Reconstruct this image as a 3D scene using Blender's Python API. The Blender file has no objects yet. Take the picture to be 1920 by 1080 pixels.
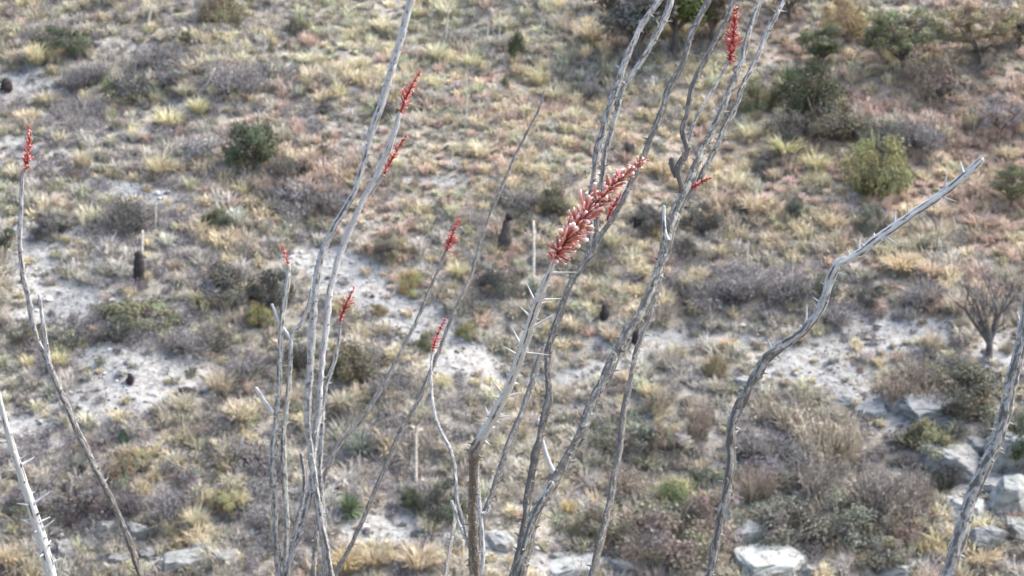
import bpy, math, random
import numpy as np
from mathutils import Vector, Matrix, Quaternion

R_ = math.radians
rng = np.random.default_rng(11)
random.seed(11)
SC = bpy.context.scene
COL = SC.collection

# ------------------------------------------------------------------ camera
HFOV = 25.0
PITCH = -10.0
FPX = 960.0 / math.tan(R_(HFOV / 2))          # focal length in photograph pixels
cam_d = bpy.data.cameras.new('camera')
cam = bpy.data.objects.new('camera', cam_d)
COL.objects.link(cam)
cam.location = (0, 0, 0)
cam.rotation_euler = (R_(90 + PITCH), 0, 0)
cam_d.sensor_width = 36
cam_d.lens = 18 / math.tan(R_(HFOV / 2))
cam_d.clip_start = 0.1
cam_d.clip_end = 1000
cam_d.dof.use_dof = True
cam_d.dof.focus_distance = 4.2
cam_d.dof.aperture_fstop = 17
SC.camera = cam

# ------------------------------------------------------------------ sky, sun, exposure
SUN_EL, SUN_AZ = 52.0, 70.0
world = bpy.data.worlds.new('World')
SC.world = world
world.use_nodes = True
nt = world.node_tree
for n in list(nt.nodes):
    nt.nodes.remove(n)
sky = nt.nodes.new('ShaderNodeTexSky')
sky.sky_type = 'NISHITA'
sky.sun_disc = False
sky.sun_elevation = R_(SUN_EL)
sky.sun_rotation = R_(SUN_AZ)
sky.air_density = 1.0
sky.dust_density = 4.0
sky.ozone_density = 1.0
bg = nt.nodes.new('ShaderNodeBackground')
bg.inputs[1].default_value = 0.14
wo = nt.nodes.new('ShaderNodeOutputWorld')
nt.links.new(sky.outputs[0], bg.inputs[0])
nt.links.new(bg.outputs[0], wo.inputs[0])
sun_d = bpy.data.lights.new('sun', 'SUN')
sun_d.energy = 1.1
sun_d.angle = R_(38)
sun_d.color = (1.0, 0.95, 0.88)
sun = bpy.data.objects.new('sun', sun_d)
COL.objects.link(sun)
S = Vector((math.cos(R_(SUN_EL)) * math.sin(R_(SUN_AZ)), math.cos(R_(SUN_EL)) * math.cos(R_(SUN_AZ)), math.sin(R_(SUN_EL))))
sun.rotation_mode = 'QUATERNION'
sun.rotation_quaternion = S.to_track_quat('Z', 'Y')
sun.location = S * 60
SC.view_settings.view_transform = 'Standard'
SC.view_settings.look = 'None'
SC.view_settings.exposure = 2.25
SC.view_settings.gamma = 1.0

# ------------------------------------------------------------------ noise and terrain
_lat = [np.random.default_rng(100 + i).random((256, 256)) for i in range(6)]


def vnoise(x, y, s, k=0):
    x = np.asarray(x, float) / s + 37.3 * (k + 1)
    y = np.asarray(y, float) / s + 91.7 * (k + 1)
    xi = np.floor(x).astype(int); yi = np.floor(y).astype(int)
    fx = x - xi; fy = y - yi
    fx = fx * fx * (3 - 2 * fx); fy = fy * fy * (3 - 2 * fy)
    L = _lat[k % 6]
    a = L[xi % 256, yi % 256]; b = L[(xi + 1) % 256, yi % 256]
    c = L[xi % 256, (yi + 1) % 256]; d = L[(xi + 1) % 256, (yi + 1) % 256]
    return (a * (1 - fx) + b * fx) * (1 - fy) + (c * (1 - fx) + d * fx) * fy


def fbm(x, y, s, k=0, o=3):
    t = 0; a = 1; n = 0
    for i in range(o):
        t = t + a * vnoise(x, y, s, k + i); n += a
        a *= .5; s *= .5
    return t / n


SLOPE = 0.445


def H(x, y):
    """height of the ground: near bank falling away from the camera, then the hillside opposite"""
    x = np.asarray(x, float); y = np.asarray(y, float)
    near = -1.6 - 0.466 * y
    yy = np.where(y > 120, 120 + (y - 120) * .15, y)
    far = -10.58 + SLOPE * (yy - 60)
    k = 1.1
    m = np.maximum(near, far)
    h = m + k * np.log(np.exp((near - m) / k) + np.exp((far - m) / k))
    w = np.clip((y - 38) / 8, 0, 1)
    und = (fbm(x, y, 9, 0, 3) - .5) * 1.7 + (vnoise(x, y, 2.3, 3) - .5) * .42
    # little stock-trail benches running across the slope
    t = (h + .9 * (fbm(x, y * .4, 7, 2, 2) - .5)) / 1.15
    fr = t - np.floor(t)
    bench = (fr * fr * (3 - 2 * fr) - fr) * .42
    fine = (vnoise(x, y, .62, 4) - .5) * .16
    return h + w * (und + bench + fine) + (1 - w) * (fbm(x, y, 2.0, 1, 3) - .5) * .25


cP, sP = math.cos(R_(PITCH)), math.sin(R_(PITCH))


def ray(px, py):
    a = (px - 960) / FPX; b = -(py - 540) / FPX
    return Vector((a, cP - b * sP, sP + b * cP))     # multiplied by depth gives the point


def at_depth(px, py, d):
    return ray(px, py) * d


def on_ground(px, py):
    r = ray(px, py)
    t = np.arange(44, 130, .04)
    z = r.z * t - H(r.x * t, r.y * t)
    i = np.argmax(z < 0)
    d = float(t[i])
    return Vector((r.x * d, r.y * d, float(H(r.x * d, r.y * d)))), d


def project(x, y, z):
    d = y * cP + z * sP
    u = -y * sP + z * cP
    return 960 + FPX * x / d, 540 - FPX * u / d


# ------------------------------------------------------------------ helpers
def prop(o, label=None, cat=None, group=None, kind=None):
    if label: o['label'] = label
    if cat: o['category'] = cat
    if group: o['group'] = group
    if kind: o['kind'] = kind
    return o


def link(name, me, parent=None, mat=None):
    o = bpy.data.objects.new(name, me)
    COL.objects.link(o)
    if parent is not None: o.parent = parent
    if mat is not None and not me.materials: me.materials.append(mat)
    return o


def empty(name, loc):
    o = bpy.data.objects.new(name, None)
    o.empty_display_size = .2
    COL.objects.link(o)
    o.location = loc
    return o


class MB:
    """collects vertices, faces and a colour per vertex; becomes ONE mesh"""
    def __init__(s):
        s.V = []; s.Q = []; s.T = []; s.C = []; s.n = 0; s.A = []

    def add(s, V, Q=None, T=None, C=(1, 1, 1), A=None):
        V = np.asarray(V, float).reshape(-1, 3)
        m = len(V)
        s.V.append(V)
        if Q is not None and len(Q): s.Q.append(np.asarray(Q, int).reshape(-1, 4) + s.n)
        if T is not None and len(T): s.T.append(np.asarray(T, int).reshape(-1, 3) + s.n)
        C = np.asarray(C, float)
        if C.ndim == 1: C = np.tile(C, (m, 1))
        s.C.append(C)
        s.A.append(np.zeros((m, 3)) if A is None else np.asarray(A, float))
        s.n += m

    def mesh(s, name, smooth=True, extra=None):
        V = np.concatenate(s.V); C = np.concatenate(s.C)
        Q = np.concatenate(s.Q) if s.Q else np.zeros((0, 4), int)
        T = np.concatenate(s.T) if s.T else np.zeros((0, 3), int)
        me = bpy.data.meshes.new(name)
        me.vertices.add(len(V)); me.vertices.foreach_set('co', V.astype(np.float32).ravel())
        nl = Q.size + T.size
        me.loops.add(nl)
        me.loops.foreach_set('vertex_index', np.concatenate([Q.ravel(), T.ravel()]).astype(np.int32))
        me.polygons.add(len(Q) + len(T))
        st = np.concatenate([np.arange(len(Q)) * 4, Q.size + np.arange(len(T)) * 3]).astype(np.int32)
        me.polygons.foreach_set('loop_start', st)
        me.polygons.foreach_set('use_smooth', np.full(len(Q) + len(T), smooth))
        me.update(calc_edges=True)
        a = me.attributes.new('col', 'FLOAT_COLOR', 'POINT')
        a.data.foreach_set('color', np.concatenate([C, np.ones((len(C), 1))], 1).astype(np.float32).ravel())
        if extra:
            b = me.attributes.new(extra, 'FLOAT_VECTOR', 'POINT')
            b.data.foreach_set('vector', np.concatenate(s.A).astype(np.float32).ravel())
        me.validate()
        return me


def unit(v):
    return v / np.maximum(np.linalg.norm(v, axis=-1, keepdims=True), 1e-9)


def tube(mb, pts, rad, n=6, C=(1, 1, 1), cap=True):
    pts = np.asarray(pts, float); m = len(pts)
    rad = np.broadcast_to(np.asarray(rad, float), (m,))
    tan = unit(np.gradient(pts, axis=0))
    ref = np.array([.31, .22, .92]) if abs(tan[0][2]) < .8 else np.array([.9, .3, .1])
    a = unit(np.cross(tan, ref)); b = np.cross(tan, a)
    th = np.arange(n) / n * 2 * math.pi
    V = pts[:, None] + rad[:, None, None] * (a[:, None] * np.cos(th)[None, :, None] + b[:, None] * np.sin(th)[None, :, None])
    V = V.reshape(-1, 3)
    i = np.arange(m - 1)[:, None] * n; j = np.arange(n)[None]; k = (j + 1) % n
    Q = np.stack([i + j, i + k, i + n + k, i + n + j], -1).reshape(-1, 4)
    T = []
    if cap:
        V = np.concatenate([V, pts[-1:] + tan[-1:] * rad[-1] * .6])
        T = [((m - 1) * n + q, (m - 1) * n + (q + 1) % n, m * n) for q in range(n)]
    mb.add(V, Q, T, C)


def flakes(mb, cen, nrm, size, asp, col, r=rng, fold=.0):
    """leaf-sized quads (a lens shape) at cen facing nrm"""
    N = len(cen)
    nrm = unit(nrm)
    t = unit(np.cross(nrm, r.normal(size=(N, 3))))
    b = np.cross(nrm, t)
    s = size[:, None]
    V = np.stack([cen - t * s, cen + b * s * asp + nrm * s * .15, cen + t * s, cen - b * s * asp + nrm * s * .15], 1).reshape(-1, 3)
    Q = np.arange(N * 4).reshape(-1, 4)
    mb.add(V, Q, None, np.repeat(col, 4, 0))


def blades(mb, base, az, lean, droop, L, w, col, r=rng):
    """tapered bent strips growing from base"""
    N = len(base)
    h = np.stack([np.cos(az), np.sin(az), np.zeros(N)], 1)
    up = np.array([0, 0, 1.0])
    d1 = h * np.sin(lean)[:, None] + up * np.cos(lean)[:, None]
    l2 = lean + droop
    d2 = h * np.sin(l2)[:, None] + up * np.cos(l2)[:, None]
    p1 = base + d1 * (L * .55)[:, None]
    p2 = p1 + d2 * (L * .45)[:, None]
    tw = az + math.pi / 2 + r.normal(0, .5, N)
    s = np.stack([np.cos(tw), np.sin(tw), np.zeros(N)], 1) * (w / 2)[:, None]
    V = np.stack([base - s * .7, base + s * .7, p1 + s, p1 - s, p2], 1).reshape(-1, 3)
    o = np.arange(N)[:, None] * 5
    Q = o + np.array([[0, 1, 2, 3]]); T = o + np.array([[3, 2, 4]])
    mb.add(V, Q, T, np.repeat(col, 5, 0))


# ------------------------------------------------------------------ materials
def new_mat(name):
    m = bpy.data.materials.new(name); m.use_nodes = True
    n = m.node_tree.nodes; l = m.node_tree.links
    p = n['Principled BSDF']
    return m, n, l, p


def attr_mat(name, rough=.85, obj_col=False, trans=.0, noise=0, spec=.2):
    """colour comes from the mesh's own 'col' attribute, times the object's colour"""
    m, n, l, p = new_mat(name)
    a = n.new('ShaderNodeAttribute'); a.attribute_name = 'col'
    out = a.outputs['Color']
    if obj_col:
        oi = n.new('ShaderNodeObjectInfo')
        mx = n.new('ShaderNodeMix'); mx.data_type = 'RGBA'; mx.blend_type = 'MULTIPLY'
        mx.inputs[0].default_value = 1
        l.new(out, mx.inputs[6]); l.new(oi.outputs['Color'], mx.inputs[7]); out = mx.outputs[2]
    if noise:
        tc = n.new('ShaderNodeTexCoord')
        nz = n.new('ShaderNodeTexNoise'); nz.inputs['Scale'].default_value = noise; nz.inputs['Detail'].default_value = 5
        l.new(tc.outputs['Object'], nz.inputs['Vector'])
        rp = n.new('ShaderNodeMapRange'); rp.inputs[1].default_value = .3; rp.inputs[2].default_value = .7
        rp.inputs[3].default_value = .55; rp.inputs[4].default_value = 1.25
        l.new(nz.outputs['Fac'], rp.inputs[0])
        m2 = n.new('ShaderNodeMix'); m2.data_type = 'RGBA'; m2.blend_type = 'MULTIPLY'; m2.inputs[0].default_value = 1
        l.new(out, m2.inputs[6]); l.new(rp.outputs[0], m2.inputs[7]); out = m2.outputs[2]
    l.new(out, p.inputs['Base Color'])
    p.inputs['Roughness'].default_value = rough
    p.inputs['Specular IOR Level'].default_value = spec
    if trans:
        t = n.new('ShaderNodeBsdfTranslucent'); l.new(out, t.inputs[0])
        ms = n.new('ShaderNodeMixShader'); ms.inputs[0].default_value = trans
        l.new(p.outputs[0], ms.inputs[1]); l.new(t.outputs[0], ms.inputs[2])
        l.new(ms.outputs[0], n['Material Output'].inputs[0])
    return m


M_GRASS = attr_mat('dry_grass_blades', .8, False, .3)
M_CLUMP = attr_mat('bunch_grass_blades', .8, True, .3)
M_LEAF = attr_mat('shrub_leaves', .75, True, .22)
M_WOOD = attr_mat('weathered_wood', .9, True, 0, 14)
M_FLOWER = attr_mat('ocotillo_blossom', .7, False, .2, 0, .12)
M_STONE = attr_mat('loose_stone', .9, False, 0, 6)


def ground_mat():
    m, n, l, p = new_mat('hillside_soil')
    at = n.new('ShaderNodeAttribute'); at.attribute_name = 'col'          # red: bare soil, green: warm tint
    sp = n.new('ShaderNodeSeparateColor'); l.new(at.outputs['Color'], sp.inputs[0])
    tc = n.new('ShaderNodeTexCoord')
    def noise(sc, det, rough=.6):
        z = n.new('ShaderNodeTexNoise'); z.inputs['Scale'].default_value = sc; z.inputs['Detail'].default_value = det
        z.inputs['Roughness'].default_value = rough
        l.new(tc.outputs['Object'], z.inputs['Vector']); return z.outputs['Fac']
    n1, n2, n3 = noise(1.1, 6), noise(5.5, 5, .7), noise(22, 4, .7)
    def ramp(src, stops):
        r = n.new('ShaderNodeValToRGB'); e = r.color_ramp.elements
        e[0].position, e[0].color = stops[0][0], (*stops[0][1], 1)
        e[1].position, e[1].color = stops[-1][0], (*stops[-1][1], 1)
        for pos, c in stops[1:-1]:
            q = e.new(pos); q.color = (*c, 1)
        l.new(src, r.inputs[0]); return r.outputs[0]
    litter = ramp(n2, [(.3, (.13, .12, .10)), (.48, (.225, .21, .175)), (.62, (.30, .28, .24)), (.75, (.37, .35, .31))])
    pale = ramp(n2, [(.32, (.14, .133, .12)), (.43, (.205, .20, .185)), (.55, (.285, .287, .272)), (.75, (.35, .355, .34))])
    warm = ramp(n1, [(.3, (.27, .2, .15)), (.7, (.42, .32, .24))])
    def mix(f, a, b, bt='MIX'):
        x = n.new('ShaderNodeMix'); x.data_type = 'RGBA'; x.blend_type = bt
        if isinstance(f, float): x.inputs[0].default_value = f
        else: l.new(f, x.inputs[0])
        l.new(a, x.inputs[6]); l.new(b, x.inputs[7]); return x.outputs[2]
    # break the edge of the bare patches up
    ad = n.new('ShaderNodeMath'); ad.operation = 'MULTIPLY_ADD'; l.new(n2, ad.inputs[0]); ad.inputs[1].default_value = .9; ad.inputs[2].default_value = -.45
    su = n.new('ShaderNodeMath'); su.operation = 'ADD'; l.new(sp.outputs[0], su.inputs[0]); l.new(ad.outputs[0], su.inputs[1])
    ss = n.new('ShaderNodeMapRange'); ss.interpolation_type = 'SMOOTHSTEP'; ss.inputs[1].default_value = .25; ss.inputs[2].default_value = .6
    l.new(su.outputs[0], ss.inputs[0])
    c = mix(sp.outputs[1], litter, warm)
    c = mix(ss.outputs[0], c, pale)
    sm = n.new('ShaderNodeMapRange'); sm.inputs[1].default_value = .35; sm.inputs[2].default_value = .65; sm.inputs[3].default_value = .78; sm.inputs[4].default_value = 1.12
    l.new(n3, sm.inputs[0])
    c = mix(1.0, c, sm.outputs[0], 'MULTIPLY')
    l.new(c, p.inputs['Base Color']); p.inputs['Roughness'].default_value = .95; p.inputs['Specular IOR Level'].default_value = .1
    b = n.new('ShaderNodeBump'); b.inputs['Strength'].default_value = .8; b.inputs['Distance'].default_value = .12
    l.new(n2, b.inputs['Height']); l.new(b.outputs[0], p.inputs['Normal'])
    return m


def rock_mat():
    m, n, l, p = new_mat('pale_boulder')
    tc = n.new('ShaderNodeTexCoord'); oi = n.new('ShaderNodeObjectInfo')
    z = n.new('ShaderNodeTexNoise'); z.inputs['Scale'].default_value = 2.6; z.inputs['Detail'].default_value = 7; z.inputs['Roughness'].default_value = .65
    l.new(tc.outputs['Object'], z.inputs['Vector'])
    r = n.new('ShaderNodeValToRGB'); e = r.color_ramp.elements
    e[0].position, e[0].color = .3, (.42, .42, .40, 1)
    e[1].position, e[1].color = .72, (1.1, 1.1, 1.08, 1)
    q = e.new(.47); q.color = (.82, .84, .8, 1)
    l.new(z.outputs['Fac'], r.inputs[0])
    x = n.new('ShaderNodeMix'); x.data_type = 'RGBA'; x.blend_type = 'MULTIPLY'; x.inputs[0].default_value = 1
    l.new(r.outputs[0], x.inputs[6]); l.new(oi.outputs['Color'], x.inputs[7])
    l.new(x.outputs[2], p.inputs['Base Color']); p.inputs['Roughness'].default_value = .9; p.inputs['Specular IOR Level'].default_value = .2
    b = n.new('ShaderNodeBump'); b.inputs['Strength'].default_value = .7; b.inputs['Distance'].default_value = .1
    l.new(z.outputs['Fac'], b.inputs['Height']); l.new(b.outputs[0], p.inputs['Normal'])
    return m


def bark_mat():
    """ocotillo bark: grey outer skin split by dark furrows; 'bark' runs round (x, y) and along (z) the cane"""
    m, n, l, p = new_mat('ocotillo_bark')
    at = n.new('ShaderNodeAttribute'); at.attribute_name = 'bark'
    ac = n.new('ShaderNodeAttribute'); ac.attribute_name = 'col'          # red: how pale, green: green skin, blue: brown
    sp = n.new('ShaderNodeSeparateColor'); l.new(ac.outputs['Color'], sp.inputs[0])
    def nz(sx, sz, det, dis=0):
        mp = n.new('ShaderNodeMapping'); mp.inputs['Scale'].default_value = (sx, sx, sz)
        l.new(at.outputs['Vector'], mp.inputs[0])
        t = n.new('ShaderNodeTexNoise'); t.inputs['Scale'].default_value = 1; t.inputs['Detail'].default_value = det; t.inputs['Distortion'].default_value = dis
        l.new(mp.outputs[0], t.inputs['Vector']); return t.outputs['Fac']
    fur, spot, fine = nz(1.6, 55, 4, .8), nz(1.5, 120, 4), nz(4, 160, 4)
    ad = n.new('ShaderNodeMath'); ad.operation = 'MULTIPLY_ADD'; l.new(spot, ad.inputs[0]); ad.inputs[1].default_value = .5; l.new(fur, ad.inputs[2])
    th = n.new('ShaderNodeMath'); th.operation = 'MULTIPLY_ADD'; l.new(sp.outputs[0], th.inputs[0]); th.inputs[1].default_value = .32; l.new(ad.outputs[0], th.inputs[2])
    mr = n.new('ShaderNodeMapRange'); mr.interpolation_type = 'SMOOTHSTEP'; mr.inputs[1].default_value = .74; mr.inputs[2].default_value = 1.02
    l.new(th.outputs[0], mr.inputs[0])
    def rgb(c):
        q = n.new('ShaderNodeRGB'); q.outputs[0].default_value = (*c, 1); return q.outputs[0]
    def mix(f, a, b, bt='MIX'):
        x = n.new('ShaderNodeMix'); x.data_type = 'RGBA'; x.blend_type = bt
        if isinstance(f, float): x.inputs[0].default_value = f
        else: l.new(f, x.inputs[0])
        l.new(a, x.inputs[6]); l.new(b, x.inputs[7]); return x.outputs[2]
    dark = mix(sp.outputs[2], rgb((.082, .079, .074)), rgb((.098, .082, .066)))
    skin = mix(sp.outputs[0], rgb((.155, .15, .14)), rgb((.375, .385, .385)))
    skin = mix(sp.outputs[2], skin, rgb((.205, .185, .155)))
    skin = mix(sp.outputs[1], skin, rgb((.22, .245, .18)))
    c = mix(mr.outputs[0], dark, skin)
    fm = n.new('ShaderNodeMapRange'); fm.inputs[1].default_value = .3; fm.inputs[2].default_value = .7; fm.inputs[3].default_value = .8; fm.inputs[4].default_value = 1.15
    l.new(fine, fm.inputs[0])
    c = mix(1.0, c, fm.outputs[0], 'MULTIPLY')
    l.new(c, p.inputs['Base Color']); p.inputs['Roughness'].default_value = .8; p.inputs['Specular IOR Level'].default_value = .25
    b = n.new('ShaderNodeBump'); b.inputs['Strength'].default_value = .6; b.inputs['Distance'].default_value = .004
    l.new(mr.outputs[0], b.inputs['Height']); l.new(b.outputs[0], p.inputs['Normal'])
    return m


M_GROUND, M_ROCK, M_BARK = ground_mat(), rock_mat(), bark_mat()

# ------------------------------------------------------------------ what grows where on the hillside (read off the photograph, kept on the ground)
# bare pale patches: px, py, half-width, half-height, strength, tilt (px down per px right)
BARE = [(1000, 712, 110, 12, .9, -.05), (1340, 640, 100, 13, .9, 0), (640, 512, 60, 22, 1.1, .3), (45, 165, 75, 32, .9, 0), (95, 130, 60, 10, .7, 0), (30, 285, 60, 45, .6, 0), (235, 85, 70, 14, .7, 0), (160, 65, 50, 8, .4, 0), (275, 95, 55, 9, .8, .05),
        (275, 368, 95, 20, 1, .2), (120, 300, 50, 18, .7, 0), (200, 345, 60, 12, .6, .1), (45, 430, 40, 30, .7, 0), (60, 490, 50, 60, .9, 0), (110, 555, 60, 40, .9, 0), (140, 445, 50, 30, .5, .1), (85, 590, 60, 18, .8, 0),
        (590, 487, 60, 20, 1.1, .15), (680, 535, 90, 36, 1.6, .38), (770, 595, 95, 36, 1.6, .4), (850, 655, 80, 34, 1.5, .42), (905, 705, 55, 18, .8, .3), (720, 640, 50, 10, .5, .3),
        (270, 690, 110, 30, .95, .1), (245, 745, 130, 30, 1.1, -.1), (225, 775, 90, 16, 1.1, -.2), (50, 795, 75, 16, 1.0, -.1), (85, 830, 55, 14, .7, .2), (260, 570, 80, 10, .7, 0),
        (1230, 645, 110, 22, 1, -.05), (1120, 690, 90, 14, .8, -.15), (1060, 760, 50, 10, .5, 0), (1660, 615, 120, 26, .9, .1), (1610, 650, 110, 18, .9, 0), (1530, 690, 110, 34, .9, .1), (1620, 740, 70, 20, .8, .1), (1420, 640, 80, 12, .7, .1),
        (1890, 660, 45, 30, 1.1, 0), (1830, 625, 50, 10, .5, 0), (740, 990, 120, 22, .7, 0), (1080, 1060, 80, 18, .9, 0), (950, 1030, 70, 16, .7, 0), (650, 850, 40, 10, .4, 0), (1330, 815, 40, 14, .6, .4), (1720, 790, 100, 30, .7, 0), (1850, 900, 90, 60, .6, 0), (1150, 345, 40, 12, .4, 0),
        (840, 340, 120, 10, .5, 0), (900, 310, 90, 8, .45, 0), (640, 240, 50, 8, .4, 0), (820, 700, 90, 12, .5, .2), (330, 1050, 80, 22, .6, 0), (420, 870, 60, 10, .4, 0), (1900, 870, 60, 30, .6, 0)]


def bare_at(px, py, x, y):
    b = np.zeros_like(px)
    wob = (fbm(x, y, 1.6, 5, 3) - .5) * 1.3
    for (cx, cy, rx, ry, s, k) in BARE:
        d = ((px - cx) / rx) ** 2 + ((py - cy - k * (px - cx)) / ry) ** 2
        b = np.maximum(b, s * np.clip(1.55 - np.sqrt(d) + wob * .8, 0, 1))
    return np.clip(b, 0, 1)


# palettes of the ground cover (real colours of dry grass and scrub)
PAL = np.array([(.38, .355, .29),    # 0 grey tan
                (.50, .445, .31),    # 1 straw
                (.43, .425, .31),    # 2 cream green
                (.245, .235, .235),  # 3 mauve grey
                (.15, .155, .10),    # 4 olive
                (.45, .36, .295),    # 5 pinkish tan
                (.25, .195, .145),   # 6 rust brown
                (.42, .405, .36)])   # 7 bleached grey
#        px,  py,  rx,  ry, palette, weight
TONE = [(280, 900, 420, 180, 3, 2.6), (200, 560, 300, 260, 3, 1.3), (1000, 930, 500, 150, 3, .9), (250, 150, 320, 140, 3, .9), (1150, 240, 450, 220, 1, 1.3), (1000, 330, 320, 170, 5, 1.2), (1600, 300, 350, 260, 1, 1.4), (960, 130, 230, 90, 2, 1.6), (900, 60, 200, 60, 2, 1.2), (1050, 250, 200, 120, 1, 1.0), (1480, 300, 140, 90, 1, 2.2), (1450, 400, 180, 70, 1, 1.6), (1700, 480, 90, 40, 1, 2.2),
        (1650, 130, 260, 160, 5, 2.6), (1750, 330, 220, 140, 5, 4.0), (1850, 450, 140, 100, 5, 5.0), (1450, 330, 160, 120, 5, 1.2), (820, 360, 220, 110, 5, 1.1), (920, 230, 140, 60, 5, 1.0), (760, 200, 120, 60, 5, .8),
        (430, 850, 180, 90, 3, 4.0), (330, 930, 150, 60, 3, 3.0), (1400, 500, 160, 60, 3, 5.0), (1600, 550, 140, 40, 3, 3.0), (250, 130, 190, 70, 3, 2.0), (150, 30, 200, 60, 3, 1.2), (560, 340, 90, 60, 3, 2.0), (120, 640, 160, 35, 3, 3),
        (470, 650, 130, 60, 3, 2.5), (540, 620, 80, 50, 3, 2), (1330, 830, 120, 60, 3, 2.5), (1750, 880, 100, 50, 3, 2), (700, 690, 80, 60, 3, 1.4), (1300, 480, 80, 50, 3, 1.6), (100, 900, 150, 40, 0, 1.6), (700, 790, 300, 60, 0, 1.2),
        (240, 870, 90, 40, 1, 2), (640, 1060, 120, 30, 1, 2.4), (830, 1060, 100, 30, 1, 1.6), (420, 760, 60, 60, 1, 1.2), (560, 800, 80, 60, 1, .9), (30, 690, 80, 50, 1, 1.0), (770, 510, 80, 40, 1, 1.6), (1200, 740, 80, 40, 1, .9),
        (1500, 870, 300, 130, 0, 2.0), (1200, 900, 200, 110, 0, 1.4), (1350, 950, 240, 60, 4, .8), (1230, 920, 90, 50, 2, .7), (700, 20, 260, 40, 2, .8), (350, 250, 120, 60, 2, .9), (290, 320, 90, 50, 1, .9), (1000, 820, 100, 60, 7, .8),
        (760, 980, 140, 30, 7, 2.0), (840, 370, 200, 60, 7, .8), (250, 690, 160, 60, 7, 1.6), (60, 480, 80, 110, 7, 1.2), (680, 560, 160, 70, 7, 1.2), (1600, 660, 220, 60, 7, 1.4), (1330, 650, 150, 40, 7, 1.0), (1390, 570, 150, 25, 5, 1.2), (1180, 590, 120, 50, 5, .9),
        (400, 620, 60, 30, 6, .4), (650, 790, 40, 15, 6, 1.0), (1740, 590, 80, 40, 5, 1.0)]


def tone_at(px, py):
    W = np.tile(np.array([1.2, .5, .32, .42, .2, .10, .05, .5]), (len(px), 1))
    for (cx, cy, rx, ry, k, w) in TONE:
        W[:, k] += w * np.exp(-.7 * (((px - cx) / rx) ** 2 + ((py - cy) / ry) ** 2))
    return W


def pick(W, r):
    c = np.cumsum(W, 1); u = r.random(len(W)) * c[:, -1]
    return (u[:, None] > c).sum(1)


# the ground: one sheet
def build_ground():
    def axis(a, b, lo, hi, fine):
        return np.unique(np.concatenate([np.linspace(a, lo, 36), np.arange(lo, hi, fine), np.linspace(hi, b, 36)]))
    xs = axis(-260, 260, -27, 27, .17); ys = axis(-40, 320, 45, 90, .17)
    X, Y = np.meshgrid(xs, ys)
    Z = H(X, Y)
    x, y, z = X.ravel(), Y.ravel(), Z.ravel()
    px, py = project(x, np.maximum(y, 40), z)
    b = np.where(y > 44, bare_at(px, py, x, y), 0)
    warm = np.clip(.8 * np.exp(-(((px - 1750) / 420) ** 2 + ((py - 330) / 260) ** 2)) + .25 * np.exp(-(((px - 1000) / 300) ** 2 + ((py - 300) / 150) ** 2)), 0, 1)
    n, m = len(xs), len(ys)
    i = np.arange(m - 1)[:, None] * n; j = np.arange(n - 1)[None]
    Q = np.stack([i + j, i + j + 1, i + n + j + 1, i + n + j], -1).reshape(-1, 4)
    mb = MB(); mb.add(np.stack([x, y, z], 1), Q, None, np.stack([b, warm, np.zeros_like(b)], 1))
    o = link('hillside_ground', mb.mesh('hillside_ground'), None, M_GROUND)
    prop(o, kind='structure')


build_ground()

# ------------------------------------------------------------------ ground cover nobody could count
def jitter_grid(sp, x0, x1, y0, y1, r):
    gx, gy = np.meshgrid(np.arange(x0, x1, sp), np.arange(y0, y1, sp))
    x = gx.ravel() + r.uniform(-.55, .55, gx.size) * sp
    y = gy.ravel() + r.uniform(-.55, .55, gx.size) * sp
    z = H(x, y); px, py = project(x, y, z)
    k = (px > -560) & (px < 2480) & (py > -160) & (py < 1330)
    return x[k], y[k], z[k], px[k], py[k]


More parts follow.
